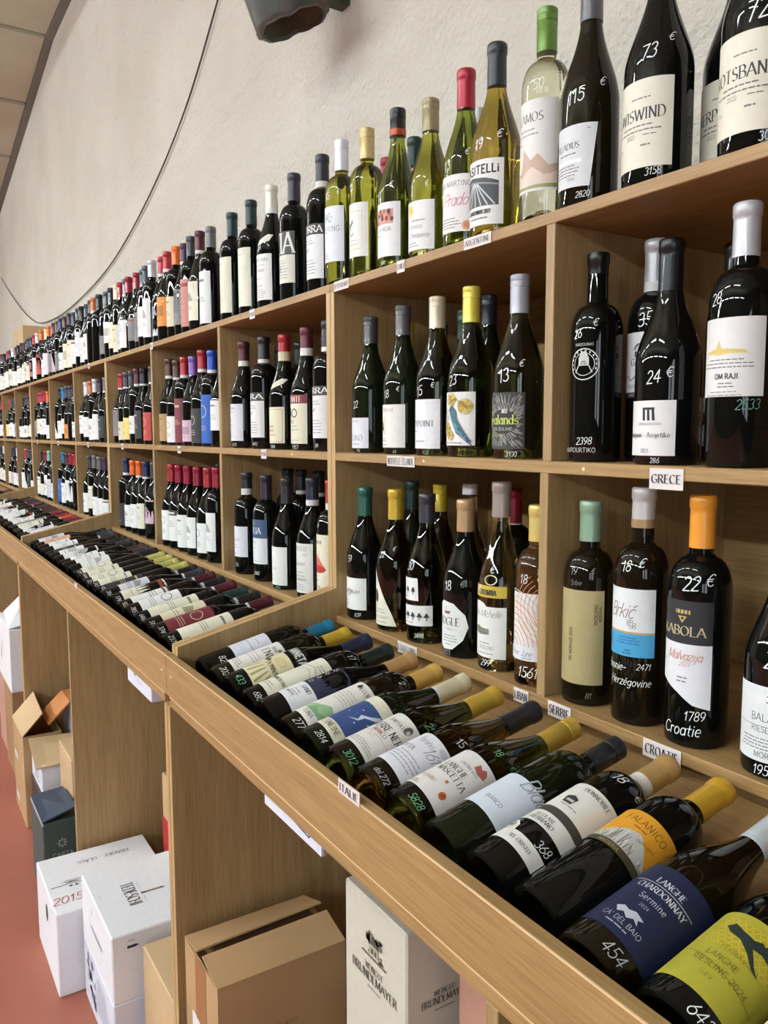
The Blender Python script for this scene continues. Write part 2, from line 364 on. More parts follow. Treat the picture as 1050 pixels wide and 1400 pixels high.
# ------------------------------------------------------------------ the room (x to the wall, y along the shelves, z up)
W, YJ = 0.67581, 1.56564             # one compartment; the joint between the first two units
X0, XB, X1 = 0.85, 1.284, 0.468      # shelf front, back panels, counter front
ZT, ZTB, ZM, ZMB, ZL, ZLB = .3204, .3028, -.0435, -.0617, -.4077, -.4252
Z1, Z2, Z3 = -.4457, -.5269, -.5473  # fascia top and bottom, rail bottom
WALL = 1.305
TAN = math.tan(math.radians(12)); DECK0 = -.45          # sloping deck: height at X0
def deck_z(x): return DECK0-(X0-x)*TAN
stucco = surface('plaster', (204,197,184), (214,208,196), 1.3, .9, .9, 60, ((194,186,172), .55), .014, .16)
terra = surface('terracotta_floor', (156,90,72), (168,100,82), 2.2, .45, .08, 30, ((122,72,60), 1.1))
panel = surface('ceiling_panel', (172,166,144), (186,180,158), 1.2, .7, .05, 20, ((160,152,130), .9))
gray = plain((112,106,96), .6); white_wall = surface('far_plaster', (150,135,115), (165,150,130), .8, .9)
dark_wall = surface('shop_wall', (60,50,40), (78,64,50), .8, .9)
def struct(name, mb, parent=None):
    o = mb.build(name, parent); o['kind'] = 'structure'; return o
b = MB(); b.box(-7.2, WALL+.2, -5.2, 13.2, FLOOR-.1, FLOOR, terra); struct('floor', b)
b = MB(); b.box(WALL, WALL+.2, -5.2, 13.2, FLOOR, CEIL+.2, stucco); struct('wall_right', b)
b = MB(); b.box(-7.2, -7., -5.2, 13.2, FLOOR, CEIL+.2, dark_wall); struct('wall_left', b)
b = MB(); b.box(-7., WALL, 13., 13.2, FLOOR, CEIL+.2, stucco); struct('wall_far', b)
wl = MB()
wins = [(-5.6,-4.2), (-3.8,-2.4)]; xs = -7.
for a, c in wins:
    wl.box(xs, a, -5.2, -5., FLOOR, CEIL+.2, dark_wall); xs = c
    wl.box(a, c, -5.2, -5., FLOOR, FLOOR+.5, dark_wall); wl.box(a, c, -5.2, -5., 1.3, CEIL+.2, dark_wall)
wl.box(xs, WALL, -5.2, -5., FLOOR, CEIL+.2, dark_wall); struct('wall_near', wl)
day = emitter('daylit_pane', (.75,.87,1.0), WINDOW_STRENGTH)
frame_m = plain((70,70,72), .5)
for i, (a, c) in enumerate(wins):
    r = MB()
    for q in (a, c-.05): r.box(q, q+.05, -5.14, -5.06, FLOOR+.5, 1.3, frame_m)
    for q in (FLOOR+.5, 1.25): r.box(a, c, -5.14, -5.06, q, q+.05, frame_m)
    o = r.build('window_%d' % (i+1)); o['kind'] = 'structure'
    q = MB(); q.box(a+.05, c-.05, -5.11, -5.10, FLOOR+.55, 1.25, day); q.build('pane', o)
# ceiling: level over the viewer, sloping down beyond the seventh metre; panels between battens a metre apart
def ceil_z(y): return CEIL if y < 6.77 else CEIL-(y-6.77)*.162
cb = MB(); cb.prism_y([(0,0)], 0, 0, gray) if False else None
pts = [(-5.2,CEIL+.03),(6.77,CEIL+.03),(13.2,ceil_z(13.2)+.03),(13.2,CEIL+.5),(-5.2,CEIL+.5)]
vs = [(-7.2,y,z) for y, z in pts]+[(WALL+.2,y,z) for y, z in pts]; n = len(pts)
cb.add(vs, [list(range(n)), list(range(2*n-1,n-1,-1))]+[[i,(i+1)%n,(i+1)%n+n,i+n] for i in range(n)], gray)
ceiling = struct('ceiling', cb)
px = [WALL-.06-1.2*i for i in range(8)]
me_cache = {}
for j in range(-4, 13):
    y0, y1 = j-.23+.03, j+1-.23-.03
    for i in range(7):
        x0, x1 = max(px[i]-1.2+.03, -6.98), px[i]-.0 if i == 0 else px[i]-.03
        p = MB(); za, zb = ceil_z(y0)+.0, ceil_z(y1)+.0
        vs = [(x0,y0,za),(x1,y0,za),(x1,y1,zb),(x0,y1,zb)]
        p.add(vs+[(x,y,z+.04) for x,y,z in vs], [(0,3,2,1),(4,5,6,7),(0,1,5,4),(1,2,6,5),(2,3,7,6),(3,0,4,7)], panel)
        p.build('ceiling_panel', ceiling)
b = MB()
for j in range(-5, 13):
    a, c = j-.23, j+1-.23
    b.add([(WALL-.055,a,ceil_z(a)-.012),(WALL,a,ceil_z(a)-.012),(WALL,c,ceil_z(c)-.012),(WALL-.055,c,ceil_z(c)-.012)]+
          [(WALL-.055,a,ceil_z(a)+.03),(WALL,a,ceil_z(a)+.03),(WALL,c,ceil_z(c)+.03),(WALL-.055,c,ceil_z(c)+.03)],
          [(0,3,2,1),(4,5,6,7),(0,1,5,4),(1,2,6,5),(2,3,7,6),(3,0,4,7)], gray)
struct('trim_1', b)
# strip lamps hung in a row over the far aisle, and a dimmer row nearer
lamp_m = emitter('lamp_glow', (.90,1.0,1.06), LAMP_STRENGTH); lamp2_m = emitter('lamp_glow_soft', (.90,1.0,1.06), LAMP2_STRENGTH)
housing = plain((225,225,222), .4)
def strip_lamp(x, y, z, mt, lab):
    e = empty('strip_lamp', (x,y,z), lab, 'lamp', 'strip lamps over the aisles')
    b = MB(); b.box(-.028,.028,-.62,.62,.012,.06,housing,.005); b.build('lamp_housing', e)
    b = MB()
    for s in (-.05,.05): b.tube([(s,-.59,.0),(s,.59,.0)], .016, mt, 8)
    b.build('lamp_tube', e)
    b = MB()
    top = ceil_z(y)-z
    for s in (-.45,.45): b.tube([(0,s,.06),(0,s,ceil_z(y+s)-z+.01)], .004, frame_m, 6)
    b.build('hanging_rod', e)
ORD = ['first','second','third','fourth','fifth','sixth','seventh','last']
for i in range(8): strip_lamp(-4.6, -2.2+1.8*i, 1.60, lamp_m, 'white twin-tube strip lamp, %s from the near end over the far aisle' % ORD[i])
for i in range(6): strip_lamp(-1.7, .4+1.9*i, 2.2, lamp2_m, 'white twin-tube strip lamp, %s from the near end over the near aisle' % ORD[i])

# ------------------------------------------------------------------ shelving units, three compartments each
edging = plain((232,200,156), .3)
hole_m = plain((40,30,22), .8); pin_m = plain((236,220,190), .5)
def shelf_unit(k, label):
    """y from YJ+(k-3)W to YJ+kW"""
    y0, y1 = YJ+(k-3)*W, YJ+k*W; t = .018; e_ = .0011
    u = empty('shelf_unit', (0,0,0), label, 'shelf unit', 'oak shelf units along the wall')
    side = [(X1,FLOOR),(XB,FLOOR),(XB,ZTB),(X0,ZTB),(X0,-.346),(.487,-.428),(.487,Z3),(X1,Z3)]
    for a, c in ((y0+e_, y0+t), (y1-t, y1-e_)):
        b = MB(); b.prism_y(side, a, c, oak_z, edge_z); b.build('side_panel', u)
    def board(name, x0, x1, a, c, z0, z1, mt=oak_y):
        b = MB(); b.box(x0, x1, a, c, z0, z1, mt, .0012); return b.build(name, u)
    board('top_board', X0, XB, y0+e_, y1-e_, ZTB, ZT)
    board('shelf_board', X0, XB, y0+t, y1-t, ZMB, ZM); board('shelf_board', X0, XB, y0+t, y1-t, ZLB, ZL)
    board('back_panel', XB, XB+.008, y0+e_, y1-e_, FLOOR, ZT)
    for q in (1, 2):
        yy = y0+q*W; f = .005
        for zz, s in (((ZM, ZTB), 0), ((ZL, ZMB), f)):
            b = MB(); b.box(X0+.0005, XB, yy+s-.009, yy+s+.009, zz[0], zz[1], oak_z, .001); d = b.build('divider_panel', u)
    b = MB(); b.prism_y([(.486,deck_z(.486)),(X0+.06,deck_z(X0+.06)),(X0+.06,deck_z(X0+.06)-.012),(.486,deck_z(.486)-.012)], y0+t, y1-t, oak_y); b.build('sloped_deck', u)
    board('fascia_board', X1, .486, y0+e_, y1-e_, Z2, Z1)
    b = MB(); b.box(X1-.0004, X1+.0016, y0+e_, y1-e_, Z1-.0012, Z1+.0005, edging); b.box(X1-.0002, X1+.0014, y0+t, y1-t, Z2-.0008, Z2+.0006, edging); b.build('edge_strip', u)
    board('counter_board', X1+.0195, XB, y0+t, y1-t, Z3, Z2-.011)
    b = MB(); b.box(X1+.001, X1+.019, y0+t, y1-t, Z3, Z2, oak_y, .0012); b.build('rail', u)
    b = MB(); ym = (y0+y1)/2; b.box(X1+.001, XB, ym-.009, ym+.009, FLOOR, Z3, oak_z, .001); b.build('divider_panel', u)
    h = MB()
    for yy, x, z in ((y1-t, .93, .245), (y1-t, .93, -.30), (y1-t, .62, -.70)):
        h.tube([(x,yy-.0006,z),(x,yy+.001,z)], .0035, hole_m, 10)
    h.build('peg_hole', u)
    h = MB()
    for yy in (y0+.03, y1-.03): h.tube([(X1-.0006,yy,-.482),(X1+.001,yy,-.482)], .003, pin_m, 10)
    for yy in (y0+.2, y0+W+.6, y0+2*W+.32): h.tube([(X0-.0006,yy,ZM-.009),(X0+.001,yy,ZM-.009)], .0028, pin_m, 10)
    h.build('screw_cap', u)
    return u
shelf_unit(0, 'nearest oak shelf unit with sloping bottle tray below, at right of picture')
shelf_unit(3, 'second oak shelf unit from the viewer, with sloping tray and cartons under it')
shelf_unit(6, 'third oak shelf unit from the viewer along the plaster wall')
shelf_unit(9, 'farthest oak shelf unit, at the left edge of the picture')
# ------------------------------------------------------------------ bottles
def smooth(a, b, t): t = max(0, min(1, t)); t = t*t*(3-2*t); return a+(b-a)*t
def profile(kind, H, R):
    """outer radius as a list of (r, z) from the heel to just under the mouth, in metres"""
    rn = .0148
    if kind == 'bordeaux':
        zs, zn = H*.625, H*.755
        sh = [(smooth(0,1,i/8), i/8) for i in range(9)]
        P = [(R*.90,0),(R*.97,.002),(R,.007),(R,zs)]
        for i in range(1, 10):
            a = i/10; c = math.cos(a*PI/2)
            r = rn*1.02+(R-rn*1.02)*(c**.85 if c > 0 else 0); P.append((r, zs+(zn-zs)*math.sin(a*PI/2)**1.12))
        P += [(rn*1.02, zn+.004), (rn, H*.86), (rn*.97, H-.026)]
    elif kind == 'burgundy':
        zs, zn = H*.46, H*.82
        P = [(R*.90,0),(R*.97,.002),(R,.007),(R,zs*.7),(R*.998,zs)]
        for i in range(1, 13):
            t = i/12; k = math.cos(min(1,t*1.0)*PI/2)
            r = rn+(R-rn)*(1-smooth(0,1,t**.92)); P.append((r, zs+(zn-zs)*t))
        P += [(rn*.99, H*.9), (rn*.97, H-.026)]
    else:                                                           # flute
        zs, zn = H*.42, H*.80
        P = [(R*.90,0),(R*.97,.002),(R,.007),(R,zs)]
        for i in range(1, 11):
            t = i/10; P.append((smooth(R, rn, t**1.02*.96+.04*t), zs+(zn-zs)*t))
        P += [(rn*.99, H*.9), (rn*.97, H-.026)]
    return P
def rad_fn(P):
    def f(zmm):
        z = zmm/1000
        if z <= P[0][1]: return P[0][0]*1000
        for (r0,z0), (r1,z1) in zip(P[:-1], P[1:]):
            if z <= z1: return (r0+(r1-r0)*(z-z0)/max(z1-z0,1e-9))*1000
        return P[-1][0]*1000
    return f
def lathe(mb, P, mt, seg, cap0=True, cap1=True, sharp=False):
    vs, fs = [], []
    for r, z in P: vs += [(r*math.cos(2*PI*k/seg), r*math.sin(2*PI*k/seg), z) for k in range(seg)]
    for i in range(len(P)-1):
        for k in range(seg): fs.append((i*seg+k, i*seg+(k+1)%seg, (i+1)*seg+(k+1)%seg, (i+1)*seg+k))
    mb.add(vs, fs, mt, True)
    if cap0: mb.add(vs[:seg], [list(range(seg))[::-1]], mt)
    if cap1: mb.add(vs[-seg:], [list(range(seg))], mt)
_mesh = {}
def split_z(art, z):
    """one artwork cut into two labels, below and above height z"""
    lo, hi = Art(), Art()
    for it in art.items: (lo if sum(p[1] for p in it[0])/len(it[0]) < z else hi).items.append(it)
    return [lo, hi]
def body_mesh(kind, H, R, gl, seg):
    key = ('b', kind, H, R, gl, seg)
    if key not in _mesh:
        P = profile(kind, H, R)
        punt = [(.001,.022),(R*.35,.019),(R*.62,.010),(R*.80,.0015)]
        mb = MB(); lathe(mb, punt+P+[(P[-1][0]*.7, H-.024)], glass(gl), seg); _mesh[key] = mb.mesh('glass_body')
    return _mesh[key]
def cap_mesh(H, ln, style, rgb, seg, rgb2=None, metal=.25):
    key = ('c', H, ln, style, rgb, seg, rgb2, metal)
    if key not in _mesh:
        mb = MB(); mt = foil(rgb, metal) if style != 'wax' else plain(rgb, .38, coat=.3); r = .0157; z0 = H-ln
        if style == 'screw':
            P = [(r,z0),(r,H-.022),(r-.0006,H-.021),(r-.0006,H-.0195),(r+.0002,H-.019),(r+.0002,H-.011),(r-.0004,H-.0105),(r+.0002,H-.009),(r+.0002,H-.0015),(r-.0012,H)]
        elif style == 'bare':                                       # no capsule: the glass mouth and cork
            P = [(.0150,H-.03),(.0150,H-.016),(.0163,H-.014),(.0163,H-.003),(.0155,H),(.0095,H)]
        else:
            P = [(r+.0004,z0),(r,H-.022),(r,H-.0175),(r+.0011,H-.016),(r+.0013,H-.006),(r+.0010,H-.002),(r-.0008,H)]
        lathe(mb, P, mt, seg)
        if rgb2:                                                    # a second colour round the foot of the capsule
            lathe(mb, [(r+.0008,z0),(r+.0008,z0+.012)], foil(rgb2), seg, False, False)
        if style == 'screw' and rgb2 is None: pass
        _mesh[key] = mb.mesh('capsule')
    return _mesh[key]
def band_mesh(H, z, ln, rgb, seg):
    key = ('n', H, z, ln, rgb, seg)
    if key not in _mesh:
        mb = MB(); lathe(mb, [(.0161,z-ln),(.0161,z)], paper(rgb), seg, False, False); _mesh[key] = mb.mesh('neck_band')
    return _mesh[key]
def art_label(kind, H, R, art, name='label'): return art.wrapped(name, rad_fn(profile(kind, H, R)))
WHITE_INK = (236,238,236); GREEN_INK = (120,200,150)
def mark(kind, H, R, items, name, rgb=WHITE_INK):
    """marker writing on the glass: (text, s, z, height[, rotation])"""
    a = Art()
    for it in items: a.text(it[0], it[1]-8, it[2]+it[3]*.08, it[3]*.84, it[5] if len(it) > 5 else rgb, 'hand', 'l', None, it[4] if len(it) > 4 else 0)
    return a.wrapped(name, rad_fn(profile(kind, H, R)), .0005, mater=lambda c: plain(c, .5, name='marker_ink'))
BOTTLES = []
def bottle(loc, kind='bordeaux', H=.30, R=.0375, gl='black', cap=((30,30,34),.06,'foil'), label=None, marks=None, band=None, text='', group=None, rot=0., mat=None, seg=24, extra=None, lab_mesh=None, roll=0.):
    e = empty('wine_bottle', label=text, cat='bottle', group=group, mat=(mat if mat is not None else Matrix.Translation(Vector(loc)) @ Matrix.Rotation(rot,4,'Z')))
    link('glass_body', body_mesh(kind, H, R, gl, seg), e)
    if cap:
        link('capsule', cap_mesh(H, cap[1], cap[2], cap[0], max(14, seg-8), cap[3] if len(cap) > 3 else None), e)
    if band: link('neck_band', band_mesh(H, H-(cap[1] if cap else .05)+.002, band[1], band[0], max(14, seg-8)), e)
    kids = []
    for art in (label if isinstance(label, (list, tuple)) else [label] if label is not None else []):
        rf = rad_fn(profile(kind, H, R)); lb_ = link('label', art.wrapped('label', rf, pick=False), e); kids.append(lb_)
        if any(len(it) > 3 for it in art.items): link('lettering', art.wrapped('lettering', rf, pick=True), lb_)
    if lab_mesh is not None: kids.append(link('label', lab_mesh, e))
    for it in marks or []:
        nm = 'price_mark' if it[2] > 100 else 'stock_number' if it[0].replace('.', '').isdigit() else 'handwriting'
        kids.append(link(nm, mark(kind, H, R, [it], nm), e))
    if extra is not None: kids.append(link('neck_tag', art_label(kind, H, R, extra, 'neck_tag'), e))
    if roll:
        for k in kids: k.rotation_euler = (0, 0, roll)
    BOTTLES.append(e); return e
def lying(x, y, roll=30, skew=0.):
    """matrix of a bottle lying on the sloped deck, mouth towards the shelves; its label turned roll degrees to the aisle's near end"""
    a = math.radians(12)
    ez = Vector((math.cos(a)*math.cos(skew), math.sin(skew), math.sin(a)*math.cos(skew))); n = Vector((-math.sin(a),0,math.cos(a)))
    n = (n-ez*n.dot(ez)).normalized(); ex = -n; ey = ez.cross(ex)
    M = Matrix(((ex.x,ey.x,ez.x,0),(ex.y,ey.y,ez.y,0),(ex.z,ey.z,ez.z,0),(0,0,0,1)))
    return (x, y, n, M, math.radians(roll))
def lay_mat(L, R):
    x, y, n, M, roll = L
    p = Vector((x, y, deck_z(x)))+n*(R+.0005)
    return Matrix.Translation(p) @ M
# ------------------------------------------------------------------ labelled bottles one can read, nearest first
INK = (44,42,40); GREY = (120,118,114); GOLD = (196,160,74); CREAM = (226,221,203); WHT = (226,226,226); PALE = (214,216,224)
def lab(s0, z0, s1, z1, rgb): return Art().rect(s0, z0, s1, z1, rgb)
FX, BX = .90, 1.03                                                   # front and back rows on the shelves
TOPG, MIDG, LOWG, TRAYG = 'wine bottles on the top shelf', 'wine bottles in the middle row', 'wine bottles in the lower row', 'wine bottles lying on the sloping tray'
def on(z, y, x=FX): return (x, y, z+.0003)
# --- top shelf
def scribble(a, cx, cz, w_, h_, rgb, n=9, seed=3, t=.9):
    r = random.Random(seed); pts = [(cx+r.uniform(-w_,w_)/2, cz+r.uniform(-h_,h_)/2) for _ in range(n)]; return a.line(pts, t, rgb)
def estate(top, big, n=3):
    a = lab(-52,20,50,130,CREAM); a.lines(8,106,44,1,GREY,1.6,4)
    a.text(big,2,80,14,(58,56,52),'serif'); a.lines(2,72,74,2,GREY,1.8,6); a.text('2022',-6,58,5,INK,'sans'); a.lines(22,60,30,1,GREY,1.2); a.text('75cl',-26,46,4,INK,'sans'); a.lines(16,47,20,1,GREY,2)
    return a
bottle(on(ZT,.597), 'burgundy', .325, .0445, 'black', ((40,38,38),.06,'foil'), estate('', 'ROTSBANK'), [('72',16,136,26,.15), ('30',34,6,12,.1)], text='dark bottle marked 72 with tall cream label, foremost on the top shelf', group=TOPG, seg=36)
bottle(on(ZT,.685,.985), 'burgundy', .325, .0445, 'black', ((40,38,38),.06,'foil'), estate('', 'KERPIOEN'), [('72',16,136,26,.15)], text='dark bottle marked 72 half hidden behind the foremost bottle on the top shelf', group=TOPG, seg=36)
bottle(on(ZT,.744), 'burgundy', .325, .0445, 'black', ((58,40,36),.06,'foil'), estate('', 'SWISWIND'), [('73',14,150,22,.15), ('€',46,172,13,.15), ('3158',24,8,11,.06)], text='dark bottle marked 73 euros with wide cream label on the top shelf', group=TOPG, seg=36)
a = Art().poly([(-40,28),(34,26),(44,112),(-34,112)], (214,216,218)); a.text('PALLADIUS',-6,80,8.5,INK,'serif'); a.lines(0,72,52,1,GREY,2); a.rect(-22,60,22,65,(240,240,240)); a.lines(-6,56,60,4,GREY,1.4,4.4); a.text('750ml',6,36,4,INK,'sans'); a.lines(-24,34,10,1,GREY); a.lines(32,104,8,1,GREY)
bottle(on(ZT,.866), 'burgundy', .33, .042, 'brownblack', ((98,98,102),.068,'foil'), a, [('115',6,138,22,.15), ('€',52,160,14,.1), ('2820',22,10,10,.05)], text='dark bottle marked 115 euros with grey capsule and slanted pale label, top shelf', group=TOPG, seg=36)
a = lab(-50,44,50,178,(226,222,218)); a.text('ALAMOS',-2,146,13,(110,104,100),'serif'); a.lines(0,134,52,2,GREY,1.6,7); a.lines(-16,116,14,1,GREY)
a.poly([(-50,50),(-50,76),(-34,90),(-22,84),(-6,108),(8,90),(20,98),(36,80),(50,84),(50,50)], (198,170,150)).poly([(-50,50),(-50,66),(-30,78),(-10,66),(10,80),(30,66),(50,72),(50,50)], (222,204,188)).poly([(-30,78),(-22,84),(-12,98),(-6,108),(-9,84),(-14,74)], (236,226,216)).poly([(-50,48),(-50,54),(0,52),(50,54),(50,48)], (150,156,96))
bottle(on(ZT,.957), 'bordeaux', .319, .0375, 'clear', ((104,140,58),.064,'screw'), a, [('50',18,190,17,.1), ('€',52,204,12,.1), ('824',30,26,9)], text='clear bottle with green screw cap and mountain label on the top shelf', group=TOPG, seg=36)
a = lab(-46,18,50,122,(232,230,226)); a.text('MASITELLi',2,100,13,(30,30,32),'heavy',width=80); a.poly([(-40,48),(-40,92),(-10,96),(20,92),(42,86),(42,48)], (74,76,80))
for k in range(7): a.line([(-6+k*1.5,86),(-36+k*12,49)], 2.4, (196,198,200))
a.line([(-40,78),(-10,88),(42,80)], 2.5, (150,152,156)); a.text('CHARDONNAY 2022',6,36,6,INK,'bold'); a.lines(6,28,62,1,GREY,2)
bottle(on(ZT,1.074), 'burgundy', .314, .0425, 'amber', ((52,54,60),.068,'foil'), a, [('19',6,136,20,.2), ('€',44,152,16,.1)], text='amber bottle with dark grey capsule and black vineyard drawing on the label', group=TOPG, seg=36)
a = lab(-46,24,46,120,(232,228,226)); a.text('SAN MARTINO',10,100,9,(70,70,74),'sans'); a.text('Prado',14,68,20,(190,70,84),'script'); a.lines(4,46,54,4,GREY,1.6,5); a.ell(38,34,8,8,(206,132,90)); a.ring(38,34,6,1,(236,190,150))
bottle(on(ZT,1.156), 'burgundy', .303, .039, 'green', ((168,40,60),.066,'foil'), a, [('13',-2,126,20,.2), ('€',40,150,13,.1)], text='green bottle with crimson capsule and white label with red script, top shelf', group=TOPG, seg=36)
bottle(on(ZT,1.27,1.02), 'burgundy', .30, .039, 'deepgreen', ((196,196,198),.06,'screw'), text='green bottle with white cap behind the crimson capsuled bottle on the top shelf', group=TOPG)
a = lab(-44,14,46,102,(234,234,232)); a.ell(-6,86,11,11,(222,204,120)); a.ring(-6,86,8,1.4,(236,226,170)); a.line([(-12,92),(-2,82)],1.5,(200,180,90)); a.text('Veronesi',6,52,9,GREY,'script'); a.text('Chardonnay',14,36,9,GREY,'script'); a.lines(0,26,40,2,GREY,1.4,5); a.lines(14,66,50,1,GREY,1.6)
bottle(on(ZT,1.262), 'burgundy', .290, .0405, 'olive', ((150,140,104),.058,'screw'), a, [('€',36,124,12,.1), ('1592',20,3,9)], text='olive glass bottle with tan screw cap and white label with yellow disc', group=TOPG, seg=36)
a = lab(-40,22,44,125,(236,236,236)); a.rect(-16,84,30,112,(214,160,140)); 
for k in range(10): a.ell(-12+(k*17)%40, 88+(k*7)%22, 4, 5, [(150,50,44),(60,44,50),(196,110,70),(110,70,60)][k%4], 8)
a.text('LA NOA',8,70,8,(90,90,94),'sans'); a.lines(-18,44,22,4,(180,150,140),1.6,5); a.lines(-10,62,40,1,GREY,1.3)
bottle(on(ZT,1.373), 'burgundy', .309, .0395, 'green', ((34,30,32),.052,'screw',(176,74,40)), a, [('17',-6,128,18,.2), ('€',28,152,12,.1), ('891',8,6,9)], text='green bottle with black and red cap and red picture on white label', group=TOPG, seg=36)
bottle(on(ZT,1.49,1.02), 'burgundy', .312, .039, 'deepgreen', ((30,52,46),.06,'foil'), text='bottle with dark green cap behind the black and red capped bottle', group=TOPG)
a = lab(-44,43,40,152,(232,230,222)); a.ring(-2,97,41,1.2,(206,186,130),4,54,45,405); a.poly([(-8,96),(-2,108),(4,112),(2,120),(-4,112),(-12,112)], (96,120,90)).line([(-6,108),(-10,94),(-2,86),(6,92)],2,(96,120,90)); a.lines(2,76,40,2,(170,160,130),1.5,8)
bottle(on(ZT,1.490), 'bordeaux', .308, .0375, 'olive', ((206,184,124),.062,'screw'), a, [('11',0,176,17,.2)], text='yellow green bottle with cream screw cap and white lizard label', group=TOPG, seg=30)
bottle(on(ZT,1.60,1.02), 'burgundy', .30, .039, 'deepgreen', ((150,34,50),.06,'foil'), text='bottle with red capsule behind the cream capped yellow green bottle', group=TOPG)
a = lab(-46,52,44,170,(226,230,238)); a.text('WAVERING',-2,116,12,(110,116,126),'sans'); scribble(a,4,146,26,24,(150,154,160),14,5,1.2); a.lines(-22,96,26,2,GREY,1.5,5); a.lines(-10,70,40,3,GREY,1.5,5)
bottle(on(ZT,1.599), 'bordeaux', .317, .0375, 'olive', ((226,228,238),.066,'screw'), a, [('15',4,182,17,.2), ('€',36,192,12,.1)], text='olive bottle with white screw cap and pale label with grey plant drawing', group=TOPG, seg=30)
def cantina(name, top, c0, c1, zl=(30,128,152)):
    a = lab(-42,zl[0],42,zl[1],c0); a.rect(-42,zl[1],42,zl[2],c1); a.text(name,4,zl[1]+5,zl[2]-zl[1]-9,(236,234,226),'serif',width=70)
    a.lines(0,zl[1]-14,50,2,GREY,1.6,6); scribble(a,-6,zl[1]-34,22,10,GREY,8,2,1); a.lines(0,zl[0]+40,56,5,GREY,1.5,7); return a
bottle(on(ZT,1.690), 'bordeaux', .311, .0375, 'black', ((46,46,52),.062,'foil'), cantina('CORRA','',(228,228,228),(52,50,54)), None, ((220,216,210),.016), 'black bottle with dark label top lettered in white, right of the black burgundy bottle', TOPG, seg=28)
bottle(on(ZT,1.80,1.02), 'bordeaux', .31, .0375, 'black', ((46,46,52),.062,'foil'), None, None, ((220,216,210),.016), 'black bottle with banded dark cap standing behind the lettered dark label on top shelf', TOPG)
bottle(on(ZT,1.838), 'bordeaux', .309, .0375, 'black', ((60,58,66),.066,'foil'), cantina('ZIA','',(224,220,206),(78,76,80),(43,110,166)), None, None, 'black bottle with grey over cream label and slate capsule on the top shelf', TOPG, seg=28)
bottle(on(ZT,1.96,1.02), 'bordeaux', .305, .0375, 'black', ((44,42,50),.066,'foil'), None, None, None, 'black bottle hidden behind the grey and cream labelled bottle, top shelf', TOPG)
a = lab(-44,20,44,136,(232,232,230)); a.text('MONTE NERO',8,118,7,INK,'sans'); a.lines(4,108,60,1,GREY); a.text('LANGHE',10,92,6,GREY,'serif'); a.lines(0,74,44,2,GREY,1.6,18); a.lines(0,46,64,5,GREY,1.3,5)
x_ = Art().poly([(-6,158),(34,168),(40,184),(26,186),(2,172)], (222,220,206))
bottle(on(ZT,1.970), 'burgundy', .315, .0405, 'black', ((226,222,202),.062,'foil'), a, [('34',8,144,13,.2)], ((222,222,220),.014), 'black bottle with cream capsule, small neck tag and tall white label', TOPG, seg=28, extra=x_)
bottle(on(ZT,2.10,1.02), 'bordeaux', .30, .0375, 'black', ((40,38,42),.066,'foil'), None, None, None, 'black bottle hidden behind the cream capsuled burgundy bottle, top shelf', TOPG)
def barolo(): return lab(-42,22,40,178,(226,223,204)).lines(0,160,40,1,GREY,1.4).lines(-8,70,44,2,(190,184,160),1.6,14).lines(-8,44,40,2,(190,184,160),1.6,7)
bottle(on(ZT,2.105), 'bordeaux', .309, .0375, 'black', ((36,54,56),.066,'foil'), barolo(), None, None, 'black bottle with dark teal capsule and tall cream label, right one of two alike', TOPG, seg=28)
bottle(on(ZT,2.244), 'bordeaux', .307, .0375, 'black', ((36,54,56),.066,'foil'), barolo(), None, None, 'black bottle with dark teal capsule and tall cream label, left one of two alike', TOPG, seg=28)
bottle(on(ZT,2.37,1.02), 'bordeaux', .300, .0375, 'black', ((32,40,72),.066,'foil'), None, None, None, 'black bottle with navy capsule behind the left teal capsuled bottle', TOPG)
# --- middle row, nearest compartment
a = Art(); a.ring(10,140,22,1.6,(206,206,204),26); a.ring(10,140,16,.9,(206,206,204),24); a.rect(2,138,18,150,(196,196,194)); a.poly([(3,150),(17,150),(14,158),(6,158)],(196,196,194)); a.line([(2,138),(-3,128)],1.4,(206,206,204)).line([(18,138),(23,128)],1.4,(206,206,204)); a.lines(10,143,12,2,(40,40,40),1.2,3)
a.text('VARDOUNAS',10,166,4,(206,206,204),'sans')
for k in range(12):
    th = math.radians(200-k*20); a.rect(10+19*math.cos(th)-1, 140+19*math.sin(th)-1.4, 10+19*math.cos(th)+1, 140+19*math.sin(th)+1.4, (206,206,204))
a.text('MAVROURTIKO',2,14,6.5,(214,214,212),'sans')
bottle(on(ZM,.842), 'bordeaux', .300, .0372, 'black', ((8,8,8),.03,'bare'), None, [('26',0,176,14,.1), ('€',30,192,12,.1), ('2398',8,24,12,.03)], None, 'bare necked black bottle with round white emblem, middle right compartment', MIDG, seg=36, lab_mesh=a.wrapped('label', rad_fn(profile('bordeaux',.300,.0372)), .0006))
a = lab(-46,100,44,185,(228,228,226)); a.ring(6,160,8,3.4,(110,110,108),12,8,0,180); a.rect(-2,150,14,158,(60,60,60)); a.text('GAIA',4,138,10,INK,'serif'); a.lines(4,131,20,1,GREY); a.line([(-24,118),(-16,124),(-8,117),(2,124),(14,116)],1.3,INK); a.text('ASSYRTIKO',0,106,5,INK,'sans'); a.lines(-6,98,34,1,GREY); a.rect(-46,92,44,100,(40,40,42)); a.text('SANTORINI',0,94,4,(210,210,210),'sans')
bottle(on(ZM,.793,.966), 'bordeaux', .318, .0375, 'black', ((178,178,180),.062,'foil'), a, [('35.',10,190,22,.15)], ((206,206,206),.014), 'black bottle with silver capsule marked 35 standing behind the matt black bottle', MIDG, seg=32)
